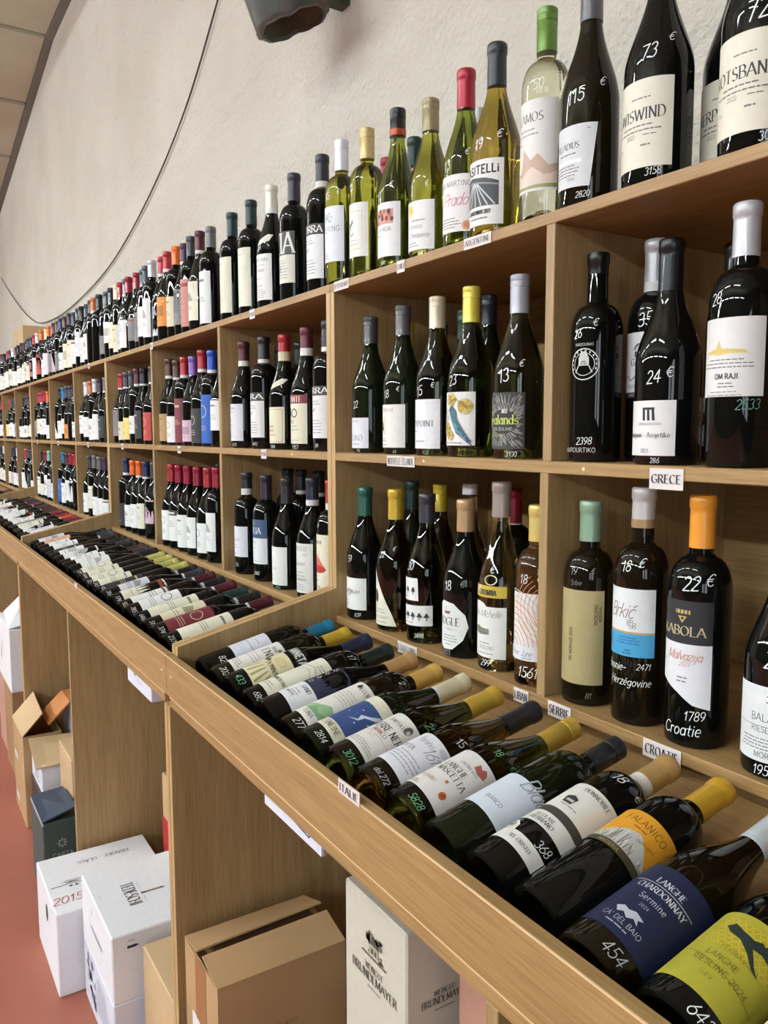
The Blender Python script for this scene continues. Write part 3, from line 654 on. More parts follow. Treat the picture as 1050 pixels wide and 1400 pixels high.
a = lab(-40,12,40,84,(232,229,228)); a.poly([(-4,58),(0,58),(-.5,74),(-4.5,74)],(30,30,32)).poly([(3,58),(7,58),(6,74),(2.5,74)],(30,30,32)).poly([(10,58),(14,58),(12.5,74),(9,74)],(30,30,32)).rect(-4.5,72,13,75,(30,30,32)); a.text('MONSIEURTERRA',6,52,3.4,GREY,'sans'); a.text('Sauvignon - Assyrtiko',-2,36,6.5,(80,80,80),'serif'); a.text('2023',0,16,5,(90,90,90),'serif')
bottle(on(ZM,.714), 'burgundy', .295, .0425, 'black', ((13,13,14),.075,'foil'), a, [('24',8,104,19,.1), ('€',34,112,15,.1), ('286',16,2,8,.0)], None, 'matt black capsuled bottle marked 24 euros, front of the GRECE compartment', MIDG, seg=36)
a = lab(-46,22,46,92,(222,222,218)); a.text('AMOR',6,48,22,(24,24,26),'heavy',width=72); a.lines(0,34,60,1,GREY,1.5)
bottle(on(ZM,.722,1.05), 'bordeaux', .31, .0375, 'black', ((40,40,42),.062,'foil'), a, [('26',8,150,20,.1)], ((214,214,210),.02), 'black bottle lettered in heavy black capitals at back of the GRECE compartment', MIDG, seg=30)
a = lab(-48,85,50,178,(226,224,222)); a.poly([(-26,138),(-8,142),(-4,152),(0,142),(26,140),(30,137),(-6,134)],(214,190,110)).line([(-28,136),(30,136)],1.5,(222,204,140)); a.lines(4,128,72,3,GREY,1.3,4.4); a.text('OM RAJI',6,106,6,INK,'heavy'); a.lines(6,100,30,2,GREY,1.3,4); a.lines(2,90,56,2,(150,150,148),1.2,4)
bottle(on(ZM,.606), 'bordeaux', .316, .040, 'black', ((190,190,192),.064,'foil'), a, [('2533',26,68,14,.03,(92,150,130)), ('28',-10,192,16,.2)], None, 'black bottle with silver capsule and large white label numbered 2533 below', MIDG, seg=36)
# --- middle row, second compartment
a = lab(-40,10,36,74,(220,220,228)); a.text('OTOKORI',0,64,5,GREY,'sans'); a.text('TOKO',4,26,12,(140,140,146),'serif'); a.lines(4,18,40,1,GREY)
bottle(on(ZM,1.478), 'burgundy', .286, .0405, 'darkgreen', ((78,76,78),.056,'screw'), a, [('22',4,92,16,.2), ('162',14,2,7)], None, 'dark bottle with grey screw cap and low lilac white label, left in NOUVELLE ZELANDE', MIDG, seg=30)
a = lab(-44,13,44,98,(232,230,222)); a.text('PYRACKE',4,84,6.5,(130,126,120),'sans'); a.rect(-30,38,-2,74,(222,216,190)); a.ell(-16,56,6,9,(120,96,60)); a.ell(-12,50,4,4,(60,50,40)); a.line([(-22,64),(-12,44)],1.4,(120,110,70)); a.lines(-14,30,40,2,GREY,1.5,4.5); a.lines(-6,18,30,1,GREY)
bottle(on(ZM,1.354), 'burgundy', .293, .0405, 'darkgreen', ((92,90,92),.058,'screw'), a, [('18',2,108,18,.2), ('€',34,122,11,.1), ('63',26,2,7)], None, 'dark bottle with grey screw cap and cream square flower picture on label', MIDG, seg=30)
bottle(on(ZM,1.497,1.005), 'burgundy', .285, .0405, 'darkgreen', ((200,176,50),.058,'screw'), None, None, None, 'bottle with yellow cap behind the grey capped bottles in the NOUVELLE ZELANDE compartment', MIDG)
bottle(on(ZM,1.405,1.03), 'burgundy', .272, .0405, 'darkgreen', ((74,80,72),.056,'screw'), None, None, None, 'bottle with greenish grey cap at back of the NOUVELLE ZELANDE compartment', MIDG)
a = lab(-44,13,44,104,(232,232,236)); a.line([(-22,92),(-22,72)],1.6,GREY).ell(-22,90,2.5,6,(110,110,110)).ell(-22,78,3.5,3.5,(110,110,110)); a.text('GREYPOINT',-2,54,11,(110,110,114),'serif',width=70); a.lines(-16,44,24,1,GREY,1.6); a.lines(0,26,44,1,GREY,1.5)
bottle(on(ZM,1.238), 'burgundy', .294, .0405, 'deepgreen', ((206,196,170),.058,'screw'), a, [('15',0,108,20,.2), ('€',34,124,11,.1), ('1551',16,2,8,.0,GREEN_INK)], None, 'dark bottle with cream screw cap and plain white label, middle of NOUVELLE ZELANDE', MIDG, seg=32)
bottle(on(ZM,1.322,1.03), 'burgundy', .29, .0405, 'darkgreen', ((56,84,66),.058,'screw'), None, None, None, 'bottle with green cap behind the cream capped bottle in the NOUVELLE ZELANDE compartment', MIDG)
a = lab(-46,20,46,113,(236,234,228))
for cx, cz, r in ((0,100,12),(28,88,14),(-14,50,12),(-2,38,9)):
    for k in range(5): a.ell(cx+math.cos(k*1.26)*r*.55, cz+math.sin(k*1.26)*r*.5, r*.52, r*.42, [(206,176,76),(222,200,110),(190,156,60)][k%3], 8)
a.poly([(-6,82),(4,88),(12,80),(14,66),(30,40),(40,26),(34,26),(20,40),(8,48),(0,66)], (70,110,120)).poly([(4,62),(14,56),(26,34),(10,44)], (96,150,150)).ell(1,84,5,5,(60,90,110)).line([(-22,104),(-10,70),(-16,40)],1.2,(120,110,70)).line([(10,44),(40,20)],1.6,(60,70,120))
for k in range(5): a.ell(18+k*4, 48-k*5, 2.4, 2.4, (60,70,130), 8)
for cx, cz, r in ((0,100,12),(28,88,14),(-14,50,12),(-2,38,9)):
    for k in range(6): a.line([(cx,cz),(cx+math.cos(k*1.05)*r,cz+math.sin(k*1.05)*r*.9)], .8, (150,120,40))
    a.ring(cx, cz, r*.95, .8, (160,130,50), 12)
for k in range(9): a.line([(6+k*1.2,70-k*3.2),(20+k*2.4,44-k*2.6)], .9, [(40,70,110),(130,180,180),(60,110,100)][k%3])
a.line([(1,89),(3,95)],.8,(60,90,110)).line([(2,89),(6,94)],.8,(60,90,110)).poly([(-4,84),(-9,82),(-4,81)],(190,150,70))
a.line([(-40,30),(-20,44),(-2,52)],1.2,(120,110,70)).line([(-8,92),(10,102),(34,84)],1.2,(120,110,70))
a.text('LES GRI',-28,62,12,(170,170,172),'thin',rot=.0); a.lines(0,24,74,1,GREY,1.5)
bottle(on(ZM,1.136), 'burgundy', .297, .042, 'deepgreen', ((222,206,84),.062,'screw'), a, [('23',0,122,20,.2)], None, 'bottle with bright yellow screw cap and blue peacock label', MIDG, seg=36)
bottle(on(ZM,1.245,1.03), 'burgundy', .31, .0405, 'darkgreen', ((40,42,48),.058,'screw'), None, None, None, 'bottle with black cap behind the peacock label bottle', MIDG)
a = lab(-46,16,46,107,(56,56,54)); rr = random.Random(5)
for k in range(620):
    an = rr.uniform(0,2*PI); r0 = rr.uniform(16,64); c, s = math.cos(an), math.sin(an)
    q = [(10+c*r0, 60+s*r0*.9), (10+c*(r0+9)-s*1.5, 60+s*(r0+9)*.9+c*1.5)]
    if all(-45 < p[0] < 45 and 17 < p[1] < 106 for p in q): a.line(q, .9, (150,150,146)); a.lay = 3
a.lay = 6; a.ell(8,60,27,20,(40,40,38)); a.text('yealands',4,56,15,(206,216,96),'serif',width=64); a.text('2023',12,74,6,(220,220,216),'bold'); a.text('NEW ZEALAND',6,46,5,(206,206,200),'sans'); a.text('Sauvignon',-4,36,6,(180,190,80),'sans')
bottle(on(ZM,1.010), 'burgundy', .297, .042, 'deepgreen', ((168,168,178),.062,'screw'), a, [('13',8,120,24,.2), ('€',42,146,13,.1), ('3100',22,3,10)], None, 'bottle with silver grey screw cap and dark feathered label, right in NOUVELLE ZELANDE', MIDG, seg=36)
# --- lower row, nearest compartment
a = lab(-52,33,52,175,(176,160,112)); a.text('TRI MORAVE 2022',4,92,5,(60,54,36),'heavy',rot=PI/2); a.text('PROKUPAC',42,140,5,(96,84,56),'heavy',rot=PI/2); a.text('MORAVA',48,140,4.4,(96,84,56),'heavy',rot=PI/2)
bottle(on(ZL,.845), 'bordeaux', .305, .0380, 'brownblack', ((148,178,150),.060,'foil'), a, [('19',6,196,13,.1,(150,150,146)), ('€',38,200,9,.1,(150,150,146)), ('Srbie',8,181,9,.05,(130,130,126)), ('81',34,12,10,.0,(130,130,126))], None, 'bottle with mint green capsule and large olive beige label by the SERBIE tag', LOWG, seg=40)
a = lab(-50,130,46,193,(228,228,228)); a.rect(-50,130,46,133,(186,160,110)); a.rect(-50,98,46,130,(72,160,206)); a.text('Brkić',-4,152,20,(120,84,60),'script'); 
for k in range(6): a.ring(10+(k%3)*4-(k//3)*0, 148-(k//2)*4, 2, .7, (120,100,80), 8)
a.rect(-40,116,-22,126,(50,110,160)); a.lines(10,124,40,3,(40,100,150),1.2,4); a.lines(10,106,16,2,(40,90,130),1.6,4); a.lines(-30,110,12,2,(40,90,130),1.2,4)
bottle(on(ZL,.747), 'bordeaux', .331, .0378, 'brownblack', ((200,196,194),.056,'foil',(170,140,100)), a, [('18',4,214,17,.15), ('€',28,222,14,.1), ('Bosnie-',-22,76,13,.0), ('2471',30,80,10,.0), ('Herzégovine',-12,56,13,.0)], None, 'black bottle with pale grey capsule and white and blue label, marked 18 euros', LOWG, seg=40)
a = Art().rect(-50,137,42,193,(40,39,42)); a.poly([(-50,137),(42,137),(42,53),(20,58),(0,72),(-24,84),(-50,88)], (230,228,232)); a.rect(-6,176,14,181,(200,176,110)); 
for k in range(4): a.line([(-4+k*5,181),(-4+k*5,176)],1.4,(40,39,42))
a.poly([(-2,173),(10,173),(4,164)],(200,176,110)); a.ell(4,170,2,2,(40,39,42),8); a.text('KABOLA',2,148,12,(196,180,140),'serif',width=62); a.text('Malvazija',6,116,12,(206,110,70),'script'); a.text('2023',8,108,6,(206,130,90),'script'); a.lines(6,92,22,2,GREY,1.6,5)
bottle(on(ZL,.652), 'bordeaux', .326, .0395, 'black', ((236,154,48),.068,'wax'), a, [('22',10,204,21,.1), ('€',38,212,17,.1), ('1789',18,36,14,.08), ('Croatie',-12,14,18,.05)], None, 'black bottle with orange wax capsule and black over white label, marked 22 euros', LOWG, seg=40)
a = lab(-52,21,52,112,(230,230,230)); a.lines(14,100,20,2,GREY,1.4,7); a.text('BALATON',14,70,9,(60,60,64),'sans'); a.text('RIESLING',8,57,7,(60,60,64),'sans'); a.lines(4,48,84,4,GREY,1.2,4); a.text('MORIC',8,26,7,(60,60,64),'sans'); a.line([(-48,64),(50,64)],.6,GREY)
bottle(on(ZL,.536), 'burgundy', .295, .0415, 'black', ((30,30,32),.06,'foil'), a, [('28',10,132,26,.1), ('€',50,150,16,.1), ('1951',2,4,14,.05)], None, 'dark bottle marked 28 with white label, cut by the right edge of the picture', LOWG, seg=40)
# --- lower row, second compartment
a = lab(-44,22,44,92,(232,231,228)); a.text('DRAGONSJAY',4,58,7,(70,70,72),'serif'); a.ring(0,61,7,1.2,INK,12); a.ell(-3,64,1.6,1.6,INK,6); a.ell(3,64,1.6,1.6,INK,6); a.lines(-18,40,40,3,GREY,1.3,5)
bottle(on(ZL,1.505), 'burgundy', .288, .0405, 'black', ((46,98,84),.062,'foil'), a, [('59',2,124,16,.2), ('839',24,6,10,.05)], None, 'black bottle with teal green capsule and white label, left in ETATS UNIS', LOWG, seg=32)
a = Art().poly([(-44,12),(42,12),(30,40),(6,86),(-18,126),(-24,140),(-44,120)], (228,224,204)); a.ell(-12,72,10,13,(70,64,58),9); a.ell(-8,66,6,8,(50,46,42),7); a.lines(0,44,44,2,GREY,1.5,6); a.text('CHARDONNAY',2,26,6,(150,140,120),'sans'); a.lines(0,18,66,1,GREY,1.4)
bottle(on(ZL,1.381), 'burgundy', .291, .0405, 'deepamber', ((206,172,56),.062,'foil'), a, [('22',6,150,14,.2), ('€',34,166,10,.1)], None, 'amber brown bottle with mustard capsule and triangular cream label', LOWG, seg=32)
bottle(on(ZL,1.47,1.0), 'burgundy', .30, .0405, 'darkgreen', ((36,58,50),.062,'foil'), None, None, None, 'bottle with dark green capsule behind the mustard capsuled bottle in the lower row', LOWG)
a = Art().poly([(-44,82),(22,84),(20,128),(-44,126)], (232,231,228)).poly([(-48,32),(50,36),(50,76),(-48,72)], (232,231,228))
for k in range(3): 
    cx = -22+k*16; a.ell(cx,106,3,4,INK,8); a.line([(cx,104),(cx,96)],1.4,INK); a.ell(cx-3,103,1.8,2.4,INK,6); a.ell(cx+3,103,1.8,2.4,INK,6)
for k in range(6): 
    cx = -32+k*14; a.ell(cx,57,2.6,4,INK,8); a.line([(cx,55),(cx,46)],1.4,INK); a.ell(cx-3,54,1.8,2.4,INK,6); a.ell(cx+3,54,1.8,2.4,INK,6)
a.lines(-16,90,36,1,(170,60,60),1.4); a.lines(-6,40,50,1,(170,60,60),1.4)
bottle(on(ZL,1.269), 'burgundy', .289, .0405, 'deepgreen', ((60,60,68),.056,'foil',(60,60,68)), split_z(a,79), [('30',-2,140,18,.1), ('3498',20,10,10,.08)], None, 'green bottle with slate capsule and two white labels of black clover figures', LOWG, seg=32)
bottle(on(ZL,1.39,1.02), 'burgundy', .296, .0405, 'deepamber', ((196,172,48),.058,'screw'), None, None, None, 'bottle with yellow screw cap behind the clover figured labels', LOWG)
bottle(on(ZL,1.30,1.03), 'burgundy', .302, .0405, 'clear', ((222,222,224),.020,'screw'), None, [('24',-6,150,16,.2,(190,190,170))], None, 'clear bottle with short white cap at back of the ETATS UNIS compartment', LOWG)
a = Art().poly([(-42,50),(-36,88),(-10,104),(16,100),(38,80),(44,58),(34,34),(14,16),(-8,14),(-30,24)], (230,229,226)); a.poly([(-8,84),(10,86),(6,80),(-4,80)],(120,90,70)).line([(-2,86),(0,94)],1.2,(120,90,70)); a.text('BOGLE',2,60,14,(60,60,62),'serif',width=52); a.text('FAMILY',8,50,5,(150,140,130),'sans'); a.lines(6,40,44,3,GREY,1.3,5); a.lines(4,24,24,1,GREY)
bottle(on(ZL,1.148), 'burgundy', .286, .041, 'black', ((190,154,112),.058,'foil'), a, [('18',2,120,20,.2), ('€',36,130,13,.1,(150,150,146)), ('2003',-6,2,11,.06,(170,170,168))], None, 'black bottle with tan capsule and pebble shaped white label', LOWG, seg=36)
a = Art().poly([(-44,26),(44,22),(44,112),(8,112),(2,118),(-8,120),(-44,118)], (230,229,222)); a.text('Ste Michelle',4,94,12,(70,70,70),'script'); a.poly([(-22,66),(-22,74),(-12,78),(-2,74),(14,74),(14,64),(-6,62)],(130,132,116)).lines(-4,72,30,3,(80,84,70),1.4,3.4); a.lines(4,48,40,1,GREY,1.4); a.text('RIESLING',8,38,6,(120,116,100),'sans'); a.lines(4,30,60,1,GREY,1.3)
x_ = Art(); x_.rect(-44,128,44,148,(206,176,60)); x_.text('COLUMBIA',8,132,9,(60,60,40),'bold'); x_.ring(14,158,11,2.2,(214,206,170),16,8)
bottle(on(ZL,1.049), 'flute', .323, .0385, 'straw', ((160,148,138),.060,'foil'), a, [('14',-12,132,16,.1), ('€',18,168,14,.1), ('299',4,8,13,.0)], None, 'tall clear bottle of pale wine with taupe capsule beside the rosé bottle', LOWG, seg=36, extra=x_)
bottle(on(ZL,1.175,1.04), 'bordeaux', .30, .0375, 'black', ((130,22,40),.070,'foil'), None, None, ((210,206,200),.008), 'black bottle with dark red capsule behind the tall clear bottle', LOWG)
a = lab(-50,43,50,152,(228,222,220))
for k in range(9): a.ring(-14,60,10+k*7,1.0,(206,140,90) if k < 7 else (190,190,190),18,16+k*10,-20,110)
for k in range(7): a.ring(44,130,8+k*7,.9,(214,150,104),14,10+k*8,120,250)
a.rect(-50,43,50,66,(228,226,230)); a.text('Amie June',0,50,10,(40,44,90),'script'); a.lines(14,46,30,1,GREY)
bottle(on(ZL,.951,.895), 'bordeaux', .291, .0365, 'rose', ((220,196,112),.058,'foil'), a, [('18',6,166,17,.05), ('€',36,168,15,.05), ('1561',4,14,20,.0)], None, 'rosé bottle with pale gold capsule and wavy lined label above the LIBAN tag', LOWG, seg=36)
# --- lying on the nearest tray, from the near end
x_base = .53
def trayb(y, skew, roll, kind, H, R, gl, cap, label, marks, text, band=None, extra=None, seg=36, x=x_base):
    L = lying(x, y, roll, math.radians(skew*.2))
    return bottle((0,0,0), kind, H, R, gl, cap, label, marks, band, text, TRAYG, mat=lay_mat(L, R), seg=seg, extra=extra, roll=L[4])
BUR, BOR = .0400, .0372
a = lab(-48,24,48,124,(232,220,186)); a.lines(0,100,50,2,(170,150,110),1.6,8); a.text('BIANCO',0,70,8,(150,130,90),'serif')
trayb(.296, 0, 28, 'burgundy', .298, BUR, 'brownblack', ((60,50,40),.06,'foil'), a, None, 'dark bottle with cream label lying at the near end of the tray, picture corner')
a = lab(-50,22,50,120,(176,168,54)); 
for r in range(7):
    for k in range(12):
        cx = -26+k*6.4+(r%2)*3.2; cz = 78+r*5
        if abs(cx) < 44: a.ring(cx, cz, 3, .7, (222,196,58), 6, 2.6); a.lay = 4
a.lay = 8
h_ = lambda P: [(x*.9+2, z-14) for x, z in P]
a.poly(h_([(-26,112),(-20,118),(-10,114),(2,112),(8,116),(16,112),(22,104),(14,106),(6,104),(16,92),(24,86),(16,88),(6,96),(-6,104),(-18,106)]), (38,52,48)).poly(h_([(8,110),(14,118),(26,114),(30,102),(22,108)]), (38,52,48)); a.text('TERRAVAJA',6,72,5,(90,90,40),'thin'); a.text('LANGHE',-2,60,6,(120,112,48),'sans'); a.text('RIESLING 2024',4,49,6,(110,104,44),'sans'); a.line([(-30,58),(40,46)],.6,(120,112,48)); a.text('1l49',-2,38,5,(110,104,44),'thin'); a.text('GRAN RISERVA BIANCO',40,34,4,(130,122,50),'thin',rot=PI/2)
trayb(.379, 0, 12, 'burgundy', .300, BUR+.0006, 'black', ((150,120,60),.06,'foil'), a, [('75',8,142,18,.1), ('€',42,150,14,.1), ('642',14,3,14,.05)], 'dark bottle with lime green horse label lying beside the cream labelled one', x=.516)
a = lab(-52,26,52,126,(27,35,68)); a.text('LANGHE',6,102,7,(214,214,220),'serif'); a.line([(-30,99),(38,99)],.8,(200,200,210)); a.text('CHARDONNAY',6,89,7,(214,214,220),'serif'); a.text('Sermine',6,76,7,(196,198,210),'sans'); a.text('2024',4,67,3.6,(190,190,200),'sans'); a.poly([(-14,54),(-8,58),(-2,56),(4,59),(14,56),(10,53),(13,48),(7,51),(2,47),(-4,51),(-9,48)],(190,192,200)); a.text("CA' DEL BAIO",2,39,5.6,(196,198,206),'sans'); a.lines(2,34,40,1,(170,172,190),1.4)
trayb(.466, 0, 10, 'burgundy', .312, BUR+.0008, 'brownblack', ((214,222,226),.066,'foil'), a, [('454',14,6,15,.05,(176,178,182))], 'dark bottle with navy blue label and pale capsule marked 454 on its foot', band=((196,206,212),.012), x=.514)
a = lab(-50,108,50,168,(226,160,44)); a.text('FALANICO',6,150,9,(90,60,20),'sans'); a.lines(4,144,26,1,(110,80,30),1.4); a.poly([(-40,110),(-20,124),(-4,136),(10,140),(24,128),(40,112),(46,108)], (196,194,188)); rr = random.Random(2)
for k in range(40):
    px_ = rr.uniform(-34,36); hh = 26*(1-abs(px_)/42); a.line([(px_,110),(px_+rr.uniform(-4,4),110+hh*rr.uniform(.4,1))], .8, [(90,88,84),(236,234,230),(130,126,120)][k%3]); a.lay = 6
a.lay = 9; a.rect(-50,100,50,109,(74,66,44)); a.text('MASSERIA',-4,102,4.4,(190,170,110),'sans'); a.text('montagna',20,132,5,(150,100,40),'script',rot=.3)
trayb(.549, 2, 15, 'bordeaux', .305, BOR+.0008, 'black', ((208,160,44),.062,'foil'), a, None, 'dark bottle with orange label and grey mountain drawing lying on the tray')
a = Art().rect(-46,112,46,168,(228,226,218)); a.rect(-46,100,46,112,(70,68,60)); a.poly([(-46,78),(46,78),(46,100),(-46,100)], (226,224,218)); a.text('SECOLARE',-6,90,5,INK,'serif'); a.text('TREBBIANO',-6,82,6,INK,'serif'); a.poly([(-14,126),(-2,126),(0,138),(-8,142),(-16,138)], (60,60,62)).rect(-12,130,-2,134,(200,198,190)); a.text('DONNOBILE',10,156,6,(110,108,100),'serif'); a.lines(0,122,40,1,GREY); a.poly([(-44,34),(-36,34),(36,34),(36,54),(-14,54),(-16,64),(-26,72),(-38,70),(-44,60)], (228,226,220)); a.ring(-29,60,7,1.2,(80,80,80),12); a.ell(-31,61,2.4,3,(120,90,80),8); a.ell(-26,61,2.2,3,(80,80,80),8); a.text('SEL CRISTO',4,42,5,INK,'serif')
trayb(.627, 0, 14, 'bordeaux', .305, BOR+.0008, 'black', ((190,152,92),.056,'foil'), split_z(a,75), [('18',2,196,18,.1), ('€',36,200,13,.1), ('368',22,54,13,.2)], 'black bottle with gold capsule and three white labels marked 368', band=((222,218,208),.016))
a = Art().poly([(-40,56),(44,56),(44,128),(30,130),(-40,130)], (214,222,234)); a.text('BIANCO',0,74,6,INK,'sans'); a.text('Blade',24,118,22,(200,206,214),'script'); a.text('Blade',25,117,22,(130,136,150),'script')
trayb(.705, 2, 18, 'bordeaux', .30, BOR+.0008, 'darkgreen', ((34,36,38),.060,'screw'), a, None, 'dark green bottle with black cap and pale blue script label lying on the tray')
a = lab(-50,28,50,124,(226,222,218)); a.poly([(8,106),(10,116),(16,113),(20,118),(26,114),(28,106),(18,103)],(170,90,80)); a.text('CASCINA VITO',6,98,4,GREY,'serif'); a.text('LANGHE',-4,82,9,(90,88,86),'serif'); a.text('NASCETTA',2,70,9,(90,88,86),'serif'); a.text('ALBANO',-14,48,6,(180,170,150),'serif'); a.ell(8,62,2.6,2.6,(206,120,60),8); a.ell(20,46,5,5.5,(196,96,50),10); a.line([(17,44),(23,49)],1,(110,50,30)); a.lines(-24,36,30,2,GREY,1.3,4); a.lines(-32,64,10,1,GREY)
trayb(.788, -1, 20, 'burgundy', .30, BUR, 'deepgreen', ((196,160,60),.066,'screw'), a, [('18',8,142,13,.1,GREEN_INK), ('€',36,150,10,.1,GREEN_INK), ('5828',6,8,12,.0,GREEN_INK)], 'dark bottle with gold patterned cap and white label with red crest, beside ITALIE tag')
a = lab(-50,34,46,116,(222,222,228)); a.text('1616',18,84,17,(110,110,120),'script'); a.text('Pomino',-10,96,10,(120,120,128),'script'); a.text('PITTA',-20,74,8,(100,100,108),'serif'); a.lines(0,66,70,4,(150,150,158),1.4,6); a.ell(20,108,8,5,(196,196,204),10)
trayb(.870, -3, 24, 'burgundy', .302, BUR, 'deepamber', ((38,38,42),.066,'foil'), a, [('15',20,132,14,.3), ('€',54,140,10,.1), ('dol.272',0,12,10,.0,(200,204,206))], 'brown glass bottle with black capsule and lilac white label with grey handwriting')
a = lab(-50,30,50,124,(224,221,214)); a.ell(14,110,6,8,(90,88,88),10); a.ell(16,108,3,4,(190,186,180),8); a.text('TENUTA DI',-6,102,6,(90,86,84),'serif'); a.text('TERRE NERE',0,80,12,(60,56,54),'serif',width=68); a.text('BIANCO',-6,70,7,(170,110,90),'serif'); a.text('2023',-10,58,5,(190,180,170),'sans'); a.line([(-40,66),(30,66)],.6,(190,140,130)); a.lines(-10,44,70,3,(160,156,150),1.2,4)
trayb(.952, 1, 26, 'burgundy', .30, BUR, 'deepgreen', ((200,164,60),.066,'foil'), a, [('25',24,136,14,.2,GREEN_INK), ('3012',4,8,13,.0,GREEN_INK)], 'dark bottle with mustard capsule and large white label with red underlined word')
a = lab(-50,26,50,132,(222,218,196)); a.rect(-50,46,50,112,(54,78,132)); a.poly([(20,110),(12,96),(2,86),(6,78),(-6,66),(8,76),(10,88),(22,100),(24,110)], (206,214,228)); 
for k in range(6): a.ell(-30+k*13, 60+(k*17)%42, 1.4, 1.4, (210,218,232), 6)
a.text('ETNEINE',-4,32,10,(130,126,104),'serif'); a.poly([(24,118),(30,124),(34,118),(32,114)],(110,120,70))
trayb(1.034, -1, 26, 'burgundy', .30, BUR, 'darkgreen', ((214,204,172),.066,'foil'), a, [('2814',2,8,12,.0)], 'dark bottle with cream capsule and blue sky picture label lying on the tray', band=((206,212,212),.014))
a = lab(-48,26,48,150,(226,224,216)); a.poly([(-50+2,52),(-10,64),(6,76),(48,60),(48,48),(-48,44)], (150,186,140)).poly([(-20,44),(-10,58),(4,50),(20,60),(34,44)], (120,160,120)); a.text('ALCORTA',10,134,8,(90,88,90),'serif',rot=-.0); a.poly([(-16,138),(-10,146),(-6,140),(-10,134)],INK); a.text('LUNA',-4,34,8,(110,106,100),'serif'); a.lines(0,116,50,5,(170,166,158),1.3,6)
trayb(1.112, 1, 26, 'bordeaux', .30, BOR, 'brownblack', ((206,166,84),.060,'foil'), a, [('277',4,8,14,.05), ('2',20,200,13,.2), ('€',42,204,11,.1)], 'dark bottle with gold capsule and white label with green hills')
a = Art().rect(-46,34,46,82,(226,226,230)); a.poly([(-46,82),(46,82),(46,132),(34,146),(10,152),(-46,152)], (44,48,76)); a.text('SAND',0,70,8,INK,'serif'); a.lines(-6,60,30,2,GREY,1.3,6); a.text('MULLER',-10,46,5,INK,'serif')
for k in range(4): a.ring(-16+0*k, 92+k*16, 3.4, 1.2, (206,206,214), 10)
trayb(1.192, -3, 26, 'burgundy', .30, BUR, 'black', ((190,148,96),.064,'foil'), a, None, 'black bottle with tan capsule and white and navy label with small rings')
a = lab(-46,30,46,158,(226,224,206)); a.line([(-30,110),(0,120),(30,104),(40,80)],4,(206,204,180)).line([(-30,120),(0,132),(34,116)],3,(190,190,160)); a.lines(8,142,26,2,GREY,1.5,6); a.text('VERMENTINO',-8,60,7,(110,106,94),'serif'); a.lines(-10,46,40,2,GREY,1.4,6)
trayb(1.270, 1, 26, 'bordeaux', .30, BOR, 'black', ((30,42,40),.064,'foil'), a, [('17',10,196,14,.2), ('€',42,202,10,.1), ('680',6,8,13,.0)], 'black bottle with green black capsule and cream landscape label marked 680')
a = lab(-48,34,48,118,(222,214,176)); 
for k in range(13): a.poly([(-46+k*7.4,38),(-42+k*7.4,38),(-26+k*4.6,70),(-28+k*4.6,70)], (166,150,84) if k%2 else (236,230,206)); a.lay = 4
a.lay = 6; a.poly([(-30,88),(-14,92),(-8,84),(-22,80)], (90,80,50)); a.ring(6,100,12,2.4,(214,196,110),18,8); a.ring(6,100,6,1.6,(214,196,110),14,4); a.text('DONNA',10,76,9,(80,76,56),'serif')
x_ = Art(); x_.rect(-30,126,34,148,(26,26,28)); x_.text('ANNETA',4,130,15,(226,226,220),'heavy',width=52)
trayb(1.352, -3, 22, 'burgundy', .30, BUR, 'black', ((40,46,70),.066,'foil'), a, [('433',4,10,15,.0,GREEN_INK)], 'black bottle with navy capsule and cream label of golden rays', extra=x_)
a = lab(-46,34,46,142,(226,224,216)); a.text('ENERI',12,102,15,(80,76,74),'serif',width=46); a.lines(-6,88,50,3,(170,150,140),1.4,7); a.ell(10,132,4,4,GREY,8); a.ell(20,132,4,4,GREY,8); a.text('VIGNE',2,122,6,(120,116,110),'serif'); a.lines(-10,52,50,3,GREY,1.3,5)
trayb(1.430, 0, 26, 'bordeaux', .298, BOR, 'brownblack', ((204,170,56),.062,'foil'), a, [('2020',2,10,14,.0)], 'dark bottle with mustard capsule and cream label marked 2020 on the foot')
a = lab(-44,66,44,146,(220,220,232)); a.line([(-40,104),(40,104)],1,(60,60,70)); a.lines(0,120,30,1,GREY); a.lines(-4,90,40,2,(180,180,190),1.2,6)
trayb(1.506, 0, 26, 'bordeaux', .30, BOR, 'black', ((30,124,160),.062,'foil'), a, [('82',10,34,15,.0)], 'black bottle with bright teal blue capsule and pale lilac label, far end of tray')
